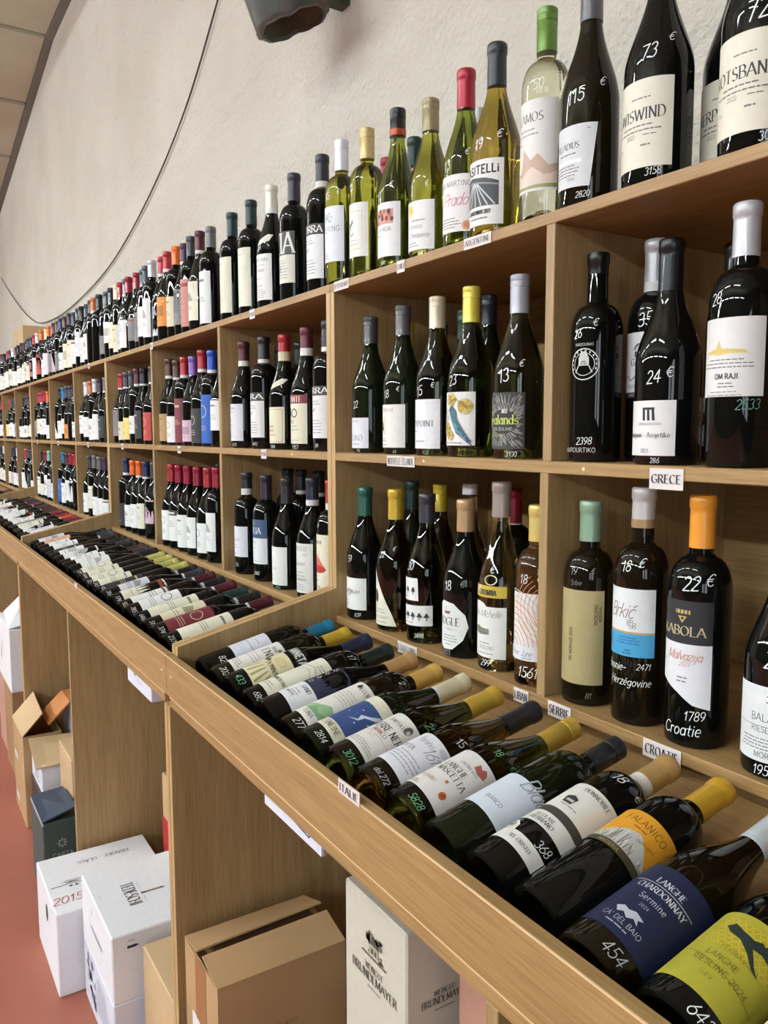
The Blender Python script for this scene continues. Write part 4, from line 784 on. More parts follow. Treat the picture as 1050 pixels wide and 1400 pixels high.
# ------------------------------------------------------------------ the smaller bottles farther along
PAL = dict(black=(32,32,36), slate=(62,62,70), grey=(110,108,108), silver=(200,200,204), maroon=(86,34,44), red=(168,44,52), crimson=(150,30,54), brown=(84,56,46), cream=(222,212,178),
           orange=(226,110,44), navy=(40,52,92), blue=(44,84,180), teal=(38,64,64), mint=(130,190,166), purple=(70,44,66), violet=(128,96,170), gold=(196,164,84), copper=(190,110,60), white=(224,224,226), lime=(198,196,110), tan=(186,152,104), bluegreen=(52,120,160))
LAB = dict(white=(228,228,226), cream=(224,220,198), ivory=(216,208,176), tan=(176,140,92), maroon=(116,40,54), red=(186,64,56), blue=(32,92,180), yellow=(226,204,120), grey=(124,122,124), pink=(206,176,190), orange=(222,140,52), dark=(44,42,46), lilac=(204,204,214), peach=(224,168,138), rose=(196,130,120))
_lm = {}
def far_label(kind, H, R, col, z0, z1, var, half=40):
    key = (kind, H, R, col, z0, z1, var, half)
    if key in _lm: return _lm[key]
    rgb = LAB[col]; lo = sum(rgb) < 330; ink = (206,196,160) if lo else (96,92,90); a = Art(); h = z1-z0
    if var == 6: a.poly([(-half,z0),(half,z0),(-half*.2,z1),(-half,z1)], rgb)
    else: a.rect(-half, z0, half, z1, rgb)
    v = var % 6
    if v == 0: a.lines(4,z1-h*.2,44,1,ink,h*.05); a.lines(0,z0+h*.5,50,3,ink,1.6,6)
    elif v == 1: a.rect(-half,z1,half,z1+18,(50,48,52)); a.rect(-20,z1+5,24,z1+12,(206,204,198)); a.lines(0,z1-h*.25,50,3,ink,2,8)
    elif v == 2: a.ring(0,z0+h*.66,h*.13,2,ink,10); a.lines(0,z0+h*.35,46,3,ink,1.6,6)
    elif v == 3: a.poly([(-18,z0+h*.5),(-6,z0+h*.75),(12,z0+h*.68),(22,z0+h*.5)], tuple(int(c*.72) for c in rgb)); a.lines(0,z0+h*.35,50,2,ink,1.8,7)
    elif v == 4: a.rect(-half,z1-h*.16,half,z1-h*.08,(150,60,50)); a.lines(0,z0+h*.6,54,4,ink,1.5,h*.13)
    elif v == 5: a.rect(-24,z0+h*.34,26,z0+h*.7,tuple(int(c*.8) for c in rgb)); a.lines(0,z0+h*.2,40,1,ink,2)
    _lm[key] = art_label(kind, H, R, a); return _lm[key]
NUM = ['first','second','third','fourth','fifth','sixth','seventh','eighth','ninth','tenth','eleventh','twelfth','thirteenth','fourteenth','fifteenth','sixteenth','seventeenth','eighteenth','nineteenth','twentieth','twenty-first','twenty-second','twenty-third','twenty-fourth','twenty-fifth','twenty-sixth','twenty-seventh','twenty-eighth','twenty-ninth','thirtieth']
def an(wd): return ('an ' if wd[0] in 'aeiou' else 'a ')+wd
def far_bottle(z, y, x, cap, labc, z0, z1, kind, H, band, var, where, group, gl='black', seg=18, half=40, bandc=(222,220,214)):
    R = .0405 if kind == 'burgundy' else .0375
    bare = labc is None
    txt = '%s-capped bottle, ' % cap + where if bare else '%s-capped, %s-labelled bottle, %s' % (cap, labc, where)
    bare = labc is None
    lm = None if bare else far_label(kind, H, R, labc, z0, z1, var, half)
    return bottle((x, y, z+.0003), kind, H, R, gl, (PAL[cap], .062, 'foil'), None, None, (bandc, .016) if band else None, txt, group, seg=seg, lab_mesh=lm, rot=random.uniform(-.12,.12))
# top shelf beyond the two alike bottles: (y, cap, label, z0, z1, kind, band, variant)
row = [(2.418,'grey','white',12,168,'bordeaux',0,0),(2.503,'maroon','cream',30,150,'burgundy',1,3),(2.585,'slate','rose',20,170,'bordeaux',0,4),(2.670,'purple','grey',36,150,'burgundy',1,5),(2.758,'orange','ivory',40,140,'bordeaux',0,0),(2.846,'red','orange',50,150,'burgundy',1,5),(2.927,'red','lilac',26,170,'burgundy',1,3),
       (3.022,'silver','white',30,170,'bordeaux',0,3),(3.100,'slate','white',40,150,'bordeaux',0,2),(3.1805,'teal','grey',30,140,'burgundy',1,0),(3.262,'crimson','grey',40,130,'burgundy',0,4),(3.3475,'crimson','white',20,130,'burgundy',0,1),(3.430,'slate','lilac',22,120,'burgundy',1,2),(3.510,'red','ivory',18,130,'bordeaux',0,0),(3.589,'cream','cream',40,150,'burgundy',0,2),(3.669,'black','white',70,160,'bordeaux',0,5),(3.760,'slate','grey',30,110,'bordeaux',0,0),(3.860,'black',None,0,0,'bordeaux',0,0),
       (3.968,'copper',None,0,0,'bordeaux',1,0),(4.070,'brown','white',30,150,'burgundy',0,3),(4.170,'slate','white',24,140,'burgundy',0,2),(4.270,'black','white',60,180,'bordeaux',0,0),(4.370,'slate','white',30,150,'burgundy',0,4),(4.468,'slate','cream',20,160,'bordeaux',0,0),(4.570,'black','cream',24,150,'burgundy',0,5),(4.660,'brown','white',20,110,'burgundy',0,3),(4.755,'navy','grey',20,110,'bordeaux',0,1),(4.855,'brown','pink',20,150,'burgundy',0,6),
       (4.954,'purple','grey',24,130,'burgundy',0,0),(5.06,'copper','pink',30,160,'bordeaux',0,3),(5.17,'orange','white',24,150,'burgundy',0,2),(5.28,'cream','white',20,120,'bordeaux',0,0),(5.40,'orange','red',40,160,'burgundy',0,4),(5.52,'silver','white',20,150,'bordeaux',0,2),(5.64,'red','rose',40,170,'burgundy',0,5),(5.76,'slate','cream',24,120,'burgundy',0,1),(5.88,'teal','ivory',30,150,'bordeaux',0,3),(6.00,'slate','white',24,140,'burgundy',0,0),(6.12,'maroon','cream',24,130,'bordeaux',0,2),(6.24,'black','white',30,150,'burgundy',0,4),
       (6.36,'purple','white',20,120,'bordeaux',0,0),(6.48,'maroon','white',24,130,'burgundy',1,3),(6.60,'white','cream',30,150,'bordeaux',0,5),(6.72,'slate','white',24,140,'burgundy',0,2),(6.84,'red','white',24,140,'bordeaux',0,0),(6.96,'silver','yellow',24,120,'burgundy',0,3),(7.08,'black','white',24,130,'bordeaux',0,1),(7.20,'maroon','cream',24,140,'burgundy',1,0),(7.32,'slate','white',30,150,'bordeaux',0,4),(7.44,'red','ivory',24,140,'burgundy',0,2),(7.56,'black','white',24,130,'bordeaux',0,0)]
for i, r in enumerate(row):
    yy, cap, lc, a0, a1, kd, bd, vr = r
    wh = '%s in the front row past the teal-capped pair' % NUM[i] if i < 30 else '%s before the far end of the top shelf front row' % NUM[len(row)-1-i]
    far_bottle(ZT, yy, FX+random.uniform(-.006,.012), cap, lc, a0, a1, kd, random.uniform(.303,.314), bd, vr, wh, TOPG, seg=20 if yy < 3.5 else 14)
for i, (yy, cap) in enumerate([(2.62,'brown'),(2.98,'maroon'),(3.34,'slate'),(3.72,'black'),(4.02,'cream'),(4.42,'red'),(4.80,'slate'),(5.22,'copper'),(5.62,'cream'),(6.02,'red')]):
    far_bottle(ZT, yy, 1.03, cap, None, 0, 0, 'bordeaux', .305, 0, 0, '%s of the half-hidden back row on the top shelf' % NUM[i], TOPG, seg=14)
# compartments: column c counted from the right, row name, shelf height
COL = {2:'third',3:'fourth',4:'fifth',5:'sixth',6:'seventh',7:'eighth',8:'ninth',9:'tenth',10:'eleventh'}
def cubby(col, z, rowname, group, items, seg=18):
    n = 0; back = 0
    for it in items:
        yy, cap, lc, a0, a1, kd, bd, vr = it[:8]; x = it[8] if len(it) > 8 else FX; H = it[9] if len(it) > 9 else (.298 if kd == 'bordeaux' else .294)
        if x > .96: wh = '%s from left at the back, %s row, %s column from right' % (NUM[back], rowname, COL[col]); back += 1
        else: wh = '%s from left in front, %s row, %s column from right' % (NUM[n], rowname, COL[col]); n += 1
        far_bottle(z, yy, x, cap, lc, a0, a1, kd, H, bd, vr, wh, group, seg=seg)
def name_of(c, k): return c
# third column, middle row (lettered labels)
def cantina2(name, c0, c1, zl, mono=None): return cantina(name, '', c0, c1, zl)
def mid3(y, kind, H, cap, label, band, marks, text, x=FX, extra=None): bottle(on(ZM,y,x), kind, H, .0405 if kind == 'burgundy' else .0375, 'black', cap, label, marks, band, text, MIDG, seg=26, extra=extra)
a = lab(-42,20,42,124,(214,214,222)); a.text('CORINI',2,108,7,INK,'sans'); a.lines(0,100,44,1,GREY); a.lines(-6,76,34,2,GREY,1.6,12); a.ell(-10,34,4,5,(120,80,100),8)
mid3(2.175,'burgundy',.300,((84,36,44),.056,'foil'),a,((220,218,212),.02),[('3133',10,4,10,.05)],'maroon-capped dark bottle with lilac white label, left in middle row third column')
mid3(2.036,'bordeaux',.300,((40,40,44),.062,'foil'),cantina('RRA','',(226,224,222),(60,60,62),(30,128,150)),((220,218,214),.02),[('4812',10,8,10,.0)],'black-capped bottle with white letters on grey band, second left, middle row third column')
a = lab(-44,16,44,108,(222,216,186)); a.line([(-38,20),(38,20),(38,102),(-38,102),(-38,20)],.8,(110,100,80)); a.ell(-22,92,5,8,(150,110,80),8); a.text('LANGHE',2,56,5,(150,70,50),'serif'); a.text('VERDUNO',0,46,5,(150,70,50),'serif'); a.lines(0,36,60,1,(150,90,70),2)
x_ = Art().poly([(-4,152),(34,166),(42,178),(26,180),(2,168)], (222,216,194))
mid3(1.906,'burgundy',.293,((164,40,46),.046,'foil'),a,((214,204,170),.034),[('1508',6,3,9,.0)],'red-capped dark bottle with framed cream label and small neck tag, middle row third column',extra=x_)
a = lab(-44,16,44,113,(222,218,192)); a.rect(-44,113,44,134,(132,40,52)); a.text('SAVANTE',-4,117,13,(230,222,206),'serif',width=68); a.ring(-14,92,7,2.5,INK,10,9); a.ring(8,90,9,2.5,INK,10,10); a.poly([(-20,78),(-8,104),(-4,84)],(70,64,60)); a.text('BAROLO',-8,66,7,INK,'serif'); a.lines(0,58,56,2,GREY,1.4,9); a.lines(4,24,60,1,GREY)
mid3(1.779,'burgundy',.297,((94,40,48),.052,'foil'),a,((222,220,214),.022),[('1157',8,2,11,.0)],'maroon-capped bottle with red band over cream portrait label, middle row third column')
mid3(1.668,'bordeaux',.300,((40,40,44),.062,'foil'),cantina('ARRA','',(226,224,222),(60,60,62),(30,128,150)),((220,218,214),.02),[('84',10,8,10,.0)],'black bottle with grey lettered label half hidden by the double post, middle row')
for i, (yy, cp) in enumerate([(2.30,'purple'),(2.20,'black'),(2.06,'black'),(1.90,'maroon')]):
    if i != 0 or True: far_bottle(ZM, min(yy,2.19)-i*.0, 1.02, cp, None, 0, 0, 'bordeaux', .295, i == 0, 0, '%s from left at the back of the middle row third column' % NUM[i], MIDG) if i else None
# lower row, third column
a = lab(-44,51,44,139,(220,220,226)); a.text('Camille',2,96,11,(150,150,158),'script'); a.lines(0,84,40,2,GREY,1.3,7); a.lines(0,60,26,1,GREY)
bottle(on(ZL,2.172),'bordeaux',.293,.0375,'black',((44,46,50),.048,'foil'),a,[('126',6,22,11,.0)],((214,212,208),.018),'black-capped bottle with plain lilac label and script, left in lower row third column',LOWG,seg=26)
a = lab(-44,49,44,120,(224,224,226)); a.rect(-44,120,44,171,(62,86,120)); a.text('GIULIA',-4,132,17,(226,226,226),'serif',width=60); a.rect(-12,154,2,166,(120,140,80)); a.lines(0,108,30,2,GREY,1.4,16); a.lines(10,56,40,1,GREY)
bottle(on(ZL,2.035),'bordeaux',.291,.0375,'black',((54,46,60),.066,'foil'),a,[('9',4,190,15,.2), ('3082',6,18,11,.0)],None,'black bottle with blue over white label, second left in lower row third column',LOWG,seg=26)
a = lab(-44,12,44,112,(230,229,226)); a.ell(-26,86,3,7,(180,130,110),8); a.text('LALRI',4,52,6,(150,144,140),'sans'); a.lines(-10,34,24,2,GREY,1.3,8)
bottle(on(ZL,1.903),'burgundy',.289,.0405,'black',((46,46,52),.066,'foil'),a,[('9821',16,2,8,.0,GREEN_INK)],None,'slate-capped dark bottle with large plain white label, lower row third column',LOWG,seg=26)
a = lab(-44,16,44,138,(224,222,216)); a.text('BRESCO',6,120,10,(110,108,106),'sans'); a.text('2021',24,108,5,GREY,'sans'); a.text('Superiore',4,84,10,GREY,'script'); a.line([(-34,96),(-28,74)],2,INK); a.lines(0,66,56,2,GREY,1.5,9); a.text('CRU DI BAROLO',2,46,6,GREY,'serif'); a.lines(0,36,56,3,GREY,1.3,6)
bottle(on(ZL,1.757),'burgundy',.297,.0405,'black',((40,46,60),.056,'foil'),a,[('51',14,3,9,.0)],((214,212,206),.024),'navy-capped dark bottle with wordy white label, right of centre in lower row third column',LOWG,seg=26)
a = lab(-44,22,44,170,(226,218,192)); a.text('BALBI',0,148,8,INK,'serif'); a.poly([(-26,92),(-16,116),(-2,124),(8,108),(22,92)],(206,110,100)).ell(-2,88,26,9,(186,50,46)); a.ell(0,120,5,6,(222,190,170),8); a.lines(-10,60,24,1,(70,100,70),2.4); a.text('ROSSO',-6,42,7,(70,100,70),'serif')
bottle(on(ZL,1.655),'bordeaux',.296,.0375,'black',((170,52,46),.056,'foil'),a,[('6',4,186,13,.2)],((214,212,206),.02),'red-capped bottle with cream pictured label half hidden by the double post, lower row',LOWG,seg=26)
for i, yy in enumerate((2.19,2.10,1.99)):
    far_bottle(ZL, yy, 1.04, 'black', None, 0, 0, 'bordeaux', .30, 1, 0, '%s from left at the back of the lower row third column' % NUM[i], LOWG)
# fourth to eleventh columns
cubby(3, ZM, 'middle', MIDG, [(2.862,'brown','tan',14,110,'burgundy',1,0,.90,.305),(2.775,'brown','white',10,100,'burgundy',1,2),(2.695,'red','maroon',10,158,'bordeaux',1,0),(2.608,'violet','pink',14,84,'burgundy',0,5),(2.518,'red','dark',10,120,'burgundy',1,2,.90,.306),(2.430,'blue','blue',10,160,'bordeaux',1,2),(2.340,'slate','white',50,140,'burgundy',0,0),(2.86,'maroon',None,0,0,'bordeaux',0,0,1.02),(2.74,'crimson',None,0,0,'bordeaux',0,0,1.02)])
cubby(4, ZM, 'middle', MIDG, [(3.525,'red','grey',30,140,'burgundy',1,0),(3.442,'slate','ivory',14,90,'burgundy',1,3),(3.360,'slate','yellow',16,104,'burgundy',0,2),(3.278,'maroon','white',40,110,'bordeaux',1,3),(3.190,'black','dark',20,130,'burgundy',1,0),(3.070,'slate','red',14,120,'burgundy',1,2),(3.52,'grey',None,0,0,'bordeaux',1,0,1.02),(3.38,'black',None,0,0,'bordeaux',0,0,1.02)])
cubby(5, ZM, 'middle', MIDG, [(4.200,'white','white',40,130,'burgundy',0,0),(4.110,'copper','white',24,120,'burgundy',0,2),(4.010,'silver','white',10,110,'bordeaux',0,3),(3.915,'purple','white',12,130,'burgundy',0,2),(3.800,'grey','dark',20,120,'burgundy',1,0),(3.70,'cream',None,0,0,'bordeaux',0,0),(4.18,'maroon',None,0,0,'bordeaux',0,0,1.02),(4.0,'black',None,0,0,'bordeaux',0,0,1.02)], 14)
cubby(6, ZM, 'middle', MIDG, [(4.870,'black','white',10,100,'bordeaux',0,6),(4.775,'bluegreen','white',14,110,'burgundy',0,0),(4.680,'slate','white',40,120,'bordeaux',0,2),(4.590,'slate','orange',14,90,'burgundy',0,5),(4.50,'black',None,0,0,'burgundy',0,0),(4.40,'slate','white',20,100,'bordeaux',0,0),(4.80,'navy',None,0,0,'bordeaux',0,0,1.02)], 14)
cubby(7, ZM, 'middle', MIDG, [(5.560,'red','grey',20,120,'bordeaux',0,0),(5.460,'red','cream',40,130,'burgundy',1,2),(5.360,'crimson','white',34,130,'bordeaux',0,3),(5.260,'peach' if 'peach' in PAL else 'orange','white',34,130,'burgundy',0,0),(5.15,'slate','white',10,90,'bordeaux',0,2),(5.05,'black',None,0,0,'bordeaux',0,0)], 14)
cubby(8, ZM, 'middle', MIDG, [(6.20,'black','white',14,90,'burgundy',0,3),(6.09,'slate','white',14,90,'bordeaux',0,0),(5.98,'slate','white',14,94,'burgundy',0,5),(5.87,'black','cream',20,90,'bordeaux',0,0),(5.75,'red','white',20,100,'burgundy',0,2)], 14)
cubby(9, ZM, 'middle', MIDG, [(6.88,'red','yellow',20,110,'burgundy',0,0),(6.77,'slate','white',20,110,'bordeaux',0,2),(6.65,'teal','white',20,120,'burgundy',0,3),(6.53,'cream','white',14,110,'bordeaux',0,0),(6.42,'slate','grey',20,120,'burgundy',0,5)], 14)
cubby(10, ZM, 'middle', MIDG, [(7.55,'slate','white',20,110,'burgundy',0,0),(7.42,'red','cream',20,120,'bordeaux',0,2),(7.28,'black','white',20,110,'burgundy',0,3),(7.12,'cream','white',20,110,'bordeaux',0,5)], 12)
cubby(3, ZL, 'lower', LOWG, [(2.866,'red','white',22,130,'burgundy',0,2),(2.782,'crimson','white',28,118,'burgundy',0,1),(2.690,'crimson','white',16,128,'burgundy',0,0),(2.590,'crimson','white',26,128,'burgundy',0,3),(2.490,'red','white',22,118,'burgundy',0,2),(2.410,'crimson','white',36,158,'bordeaux',0,3),(2.70,'black',None,0,0,'bordeaux',0,0,1.02),(2.56,'slate',None,0,0,'bordeaux',0,0,1.02)])
cubby(4, ZL, 'lower', LOWG, [(3.490,'navy','dark',14,110,'bordeaux',1,5),(3.385,'orange','white',20,110,'burgundy',0,3),(3.290,'orange','white',24,120,'burgundy',1,2),(3.195,'navy','cream',30,130,'burgundy',1,0),(3.085,'slate','pink',60,150,'burgundy',0,3),(3.44,'black',None,0,0,'bordeaux',0,0,1.02)])
cubby(5, ZL, 'lower', LOWG, [(4.180,'slate','white',14,110,'burgundy',0,3),(4.080,'grey','cream',40,150,'bordeaux',0,0),(3.975,'grey','white',16,104,'burgundy',0,0),(3.870,'purple','white',16,104,'burgundy',0,2),(3.770,'slate','white',18,104,'burgundy',0,4),(3.67,'slate','dark',20,110,'bordeaux',0,0),(4.1,'purple',None,0,0,'bordeaux',0,0,1.02)], 14)
cubby(6, ZL, 'lower', LOWG, [(4.850,'bluegreen','blue',18,150,'bordeaux',0,2),(4.740,'maroon','white',20,130,'burgundy',0,0),(4.640,'crimson','white',40,150,'bordeaux',0,2),(4.540,'red','white',40,150,'burgundy',0,0),(4.44,'slate',None,0,0,'burgundy',0,0)], 14)
cubby(7, ZL, 'lower', LOWG, [(5.530,'black','white',20,130,'burgundy',0,0),(5.420,'crimson','cream',20,90,'burgundy',0,2),(5.300,'mint','white',24,150,'bordeaux',0,3),(5.19,'slate','lilac',20,130,'burgundy',0,2),(5.08,'red','white',20,110,'bordeaux',0,0)], 14)
cubby(8, ZL, 'lower', LOWG, [(6.19,'red','white',20,130,'burgundy',0,0),(6.07,'slate','white',20,150,'bordeaux',0,6),(5.95,'slate','dark',20,130,'burgundy',0,2),(5.82,'black','white',20,90,'bordeaux',0,0)], 14)
cubby(9, ZL, 'lower', LOWG, [(6.86,'slate','cream',20,110,'burgundy',0,0),(6.74,'black','pink',20,110,'bordeaux',0,2),(6.60,'white','white',20,110,'burgundy',0,3),(6.47,'slate','white',20,110,'bordeaux',0,0)], 12)
cubby(10, ZL, 'lower', LOWG, [(7.52,'black','white',20,110,'burgundy',0,0),(7.36,'silver','cream',20,120,'bordeaux',0,2),(7.18,'slate','white',20,110,'burgundy',0,3)], 12)
# second and third trays, from the near end: (cap, label, z0, z1, kind, band, variant, glass)
t2 = [('slate','white',34,150,'bordeaux',0,0),('slate','cream',34,158,'bordeaux',0,0),('maroon','maroon',28,140,'burgundy',1,2),('black','ivory',40,150,'bordeaux',1,3),('teal','cream',34,160,'bordeaux',0,0),('maroon','white',34,140,'burgundy',1,2),('black','white',34,120,'bordeaux',1,1),('maroon','cream',28,150,'burgundy',1,4),('slate','lilac',46,130,'burgundy',1,3),('black','dark',24,130,'bordeaux',1,0),
      ('lime','cream',24,120,'bordeaux',0,0),('lime','cream',24,120,'bordeaux',0,2),('lime','cream',24,120,'bordeaux',0,0),('lime','cream',24,120,'bordeaux',0,2),('black','white',36,130,'burgundy',0,3),('slate','white',40,140,'burgundy',0,0),('brown','white',36,130,'bordeaux',0,2),('black','white',30,150,'burgundy',0,3),('slate','white',34,120,'burgundy',0,5),('black','dark',24,120,'bordeaux',0,0),('black','white',40,130,'burgundy',0,0),('slate','white',40,120,'burgundy',1,0),('slate','peach',30,130,'burgundy',0,2),('black','lilac',30,130,'burgundy',0,3)]
def tray(items, y0, dy, which, group, seg):
    for i, (cap, lc, a0, a1, kd, bd, vr) in enumerate(items):
        R = BUR-.001 if kd == 'burgundy' else BOR-.0006; y = y0+i*dy; H = .298
        L = lying(x_base+random.uniform(-.004,.004), y, 24+random.uniform(-8,8), math.radians(random.uniform(-.6,.6)))
        txt = '%s-capped bottle with %s label lying %s from the near end of the %s tray' % (cap, lc, NUM[i], which)
        bottle((0,0,0), kd, H, R, 'black', (PAL[cap], .064, 'foil'), None, [(str(100+(i*137)%880), 6, 8, 13, .0)] if which == 'second' and i < 14 else None, ((206,210,212), .016) if bd else None, txt, group, mat=lay_mat(L, R), seg=seg, roll=L[4], lab_mesh=far_label(kd, H, R, lc, a0, a1, vr, 46))
tray(t2, 1.652, .0812, 'second', TRAYG, 22)
t3 = [('slate','white'),('copper','white'),('brown','lilac'),('red','white'),('slate','white'),('red','cream'),('copper','grey'),('red','white'),('black','cream'),('red','white'),('slate','white'),('brown','white'),('black','cream'),('maroon','white'),('slate','lilac'),('black','white'),('red','rose'),('slate','white'),('black','white'),('maroon','cream'),('slate','white'),('black','white')]
tray([(c, l, 30, 120+(i*13)%40, 'burgundy' if i%2 else 'bordeaux', i%3 == 0, i%5) for i, (c, l) in enumerate(t3)], 3.70, .0865, 'third', TRAYG, 14)
tray([(c, l, 30, 130, 'burgundy' if i%2 else 'bordeaux', 0, i%4) for i, (c, l) in enumerate([('red','peach'),('slate','white'),('black','cream'),('maroon','white'),('slate','white'),('black','white'),('red','white'),('slate','cream')])], 5.73, .0865, 'farthest', TRAYG, 12)
# ------------------------------------------------------------------ paper tags on the shelf edges
paper_w = paper((224,214,210)); dk = (44,42,50)
def shelf_tag(txt, yc, z, wd, ht, lab_, x=X0, h=.011, tilt=0.):
    e = empty('shelf_tag', (x-.0012, yc, z), lab_, 'tag', 'paper tags on the shelf edges')
    e.rotation_euler = (tilt, 0, 0)
    b = MB(); b.box(-.0004,.0004,-wd/2,wd/2,-ht/2,ht/2,paper_w); pp = b.build('paper', e)
    a = Art(); a.text(txt, 0, -h*500, h*1000, dk, 'cond' if len(txt) < 9 else 'serif', width=wd*1000*(.86 if len(txt) < 9 else .93)); b = MB(); a.flat(b, (-.0004,0,0), (0,-1,0), (0,0,1), .0003); b.build('lettering', e)
shelf_tag('GRECE', .671, ZM-.0165, .052, .027, 'white paper tag reading GRECE on the middle shelf edge')
shelf_tag('NOUVELLE ZELANDE', 1.286, ZM-.012, .096, .020, 'white paper tag reading NOUVELLE ZELANDE on the middle shelf edge', h=.0125)
shelf_tag('ETATS UNIS', 1.262, ZL-.012, .066, .022, 'white paper tag reading ETATS UNIS on the lower shelf edge', h=.0125)
shelf_tag('LIBAN', .936, ZL-.012, .034, .022, 'white paper tag reading LIBAN by the post of the lower shelf', h=.0125)
shelf_tag('SERBIE', .851, ZL-.012, .048, .023, 'white paper tag reading SERBIE on the lower shelf edge', h=.0125)
shelf_tag('CROATIE', .664, ZL-.012, .060, .024, 'white paper tag reading CROATIE on the lower shelf edge', h=.0125)
shelf_tag('ITALIE', .822, Z1+.006, .052, .018, 'white paper tag reading ITALIE on the counter edge', x=X1, h=.0095)
shelf_tag('ARGENTINE', 1.058, ZT-.009, .070, .018, 'torn white tag under the amber bottle on the top shelf edge', h=.009)
shelf_tag('CHILI', 1.285, ZT-.011, .026, .022, 'small creased tag under the tan capped bottle on the top shelf edge', h=.009)
shelf_tag('AF DU SUD NEUF', 1.513, ZT-.010, .062, .020, 'white tag beside the double post on the top shelf edge', h=.009)
for yy, z, n in ((1.99,ZT,'top shelf edge below the cream capsuled bottle'),(2.90,ZT,'top shelf edge in the fourth column'),(3.90,ZT,'top shelf edge in the fifth column'),(1.93,ZM,'middle shelf edge in the third column'),(2.62,ZM,'middle shelf edge in the fourth column'),(3.35,ZM,'middle shelf edge in the fifth column'),(3.98,ZM,'middle shelf edge in the sixth column'),(4.72,ZM,'middle shelf edge in the seventh column'),(5.40,ZM,'middle shelf edge in the eighth column')):
    shelf_tag('ITALIE' if z == ZT else '118', yy, z-.012, .034, .024, 'small white tag on the '+n, h=.010)
shelf_tag('-', 2.42, Z1+.004, .03, .014, 'clear curled tag holder on the counter edge of the second tray', x=X1, h=.006)

# ------------------------------------------------------------------ cartons
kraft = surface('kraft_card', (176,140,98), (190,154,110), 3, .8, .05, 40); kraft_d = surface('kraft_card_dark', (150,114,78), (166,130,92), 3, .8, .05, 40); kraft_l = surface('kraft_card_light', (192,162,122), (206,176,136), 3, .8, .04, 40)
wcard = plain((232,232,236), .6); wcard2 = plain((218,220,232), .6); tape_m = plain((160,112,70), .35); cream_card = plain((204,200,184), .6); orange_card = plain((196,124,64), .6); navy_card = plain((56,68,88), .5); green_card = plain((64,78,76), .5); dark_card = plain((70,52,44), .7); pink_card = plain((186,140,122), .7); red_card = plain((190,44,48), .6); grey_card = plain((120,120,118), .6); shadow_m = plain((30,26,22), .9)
def carton(x0, x1, y0, y1, z0, z1, mt, label, seams=True, flaps=None, group=None, name='wine_carton', prints=None, band=None, handle=None, open_top=False, parts=()):
    """an upright carton; its base is centred under the Empty. prints: (face, art, s, z) with face 'left' = aisle side, 'front' = towards the viewer, 'top'"""
    cx, cy = (x0+x1)/2, (y0+y1)/2
    e = empty(name, (cx,cy,z0), label, 'box', group)
    hx, hy, h = (x1-x0)/2, (y1-y0)/2, z1-z0
    b = MB()
    if open_top:
        t = .004
        b.box(-hx,hx,-hy,hy,0,t,mt); b.box(-hx,-hx+t,-hy,hy,t,h,mt); b.box(hx-t,hx,-hy,hy,t,h,mt); b.box(-hx+t,hx-t,-hy,-hy+t,t,h,mt); b.box(-hx+t,hx-t,hy-t,hy,t,h,mt)
    else: b.box(-hx,hx,-hy,hy,0,h,mt,.003)
    b.build('carton_body', e)
    if seams and not open_top:
        b = MB(); b.box(-hx+.004,hx-.004,-.0012,.0012,h-.0005,h+.0006,shadow_m) if seams == 'x' else b.box(-.0012,.0012,-hy+.004,hy-.004,h-.0005,h+.0006,shadow_m)
        b.build('flap_seam', e)
    for pt in parts: pt(e, hx, hy, h)
    if prints:
        for face, art, s, z in prints:
            b = MB()
            if face == 'left': art.flat(b, (-hx, -s, z), (0,-1,0), (0,0,1))
            elif face == 'front': art.flat(b, (s, -hy, z), (1,0,0), (0,0,1))
            elif face == 'top_left': art.flat(b, (s, z, h), (0,-1,0), (1,0,0))
            elif face == 'top_back': art.flat(b, (s, z, h), (-1,0,0), (0,-1,0))
            elif face == 'top': art.flat(b, (s, z, h), (1,0,0), (0,1,0))
            b.build('print', e)
    return e
G1 = 'cartons stored under the counter'
# nearest bay: brown carton with loose flaps, cream two-tone carton, reddish carton behind it
def brown_flaps(e, hx, hy, h):
    b = MB(); b.quadslab([(-hx,-hy,h),(hx,-hy,h),(hx,-.012,h+.022),(-hx,-.012,h+.018)], .004, kraft); b.build('flap', e)
    b = MB(); b.quadslab([(-hx,.018,h+.012),(hx,.012,h+.026),(hx,hy,h),(-hx,hy,h)], .004, kraft); b.build('flap', e)
    b = MB(); b.box(-hx+.004,hx-.004,-hy+.004,hy-.004,h-.016,h-.012,kraft_d); b.build('inner_flap', e)
    b = MB(); b.box(-hx-.0008,-hx,-.03,.03,h-.15,h,tape_m); b.build('tape', e)
    b = MB(); b.box(-hx-.0012,-hx,-.052,.052,h-.34,h-.13,paper((226,226,230)))
    b.build('shipping_label', e)
    a = Art(); a.lines(0,160,80,9,(90,90,96),2,9); b = MB(); a.flat(b, (-hx-.0012,0,h-.31), (0,-1,0), (0,0,1)); b.build('print', e)
carton(.475,.745,1.330,1.515,-1.36,-1.022,kraft,'brown carton with loose tilted top flaps in the nearest bay under the counter',False,None,G1,prints=[('front',Art().text('VIVAR AVEC NOUS',0,0,9,(110,78,56),'sans'),-.02,.215)],open_top=True,parts=[brown_flaps])
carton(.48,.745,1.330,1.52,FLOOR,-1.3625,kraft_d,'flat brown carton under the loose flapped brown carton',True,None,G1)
a = Art()
for k in range(26):
    r_ = random.Random(k); a.ell(r_.uniform(-22,22), 10+r_.uniform(0,34), r_.uniform(3,8), r_.uniform(3,6), [(90,88,74),(130,126,108),(110,106,88)][k%3], 7); a.lay = 3
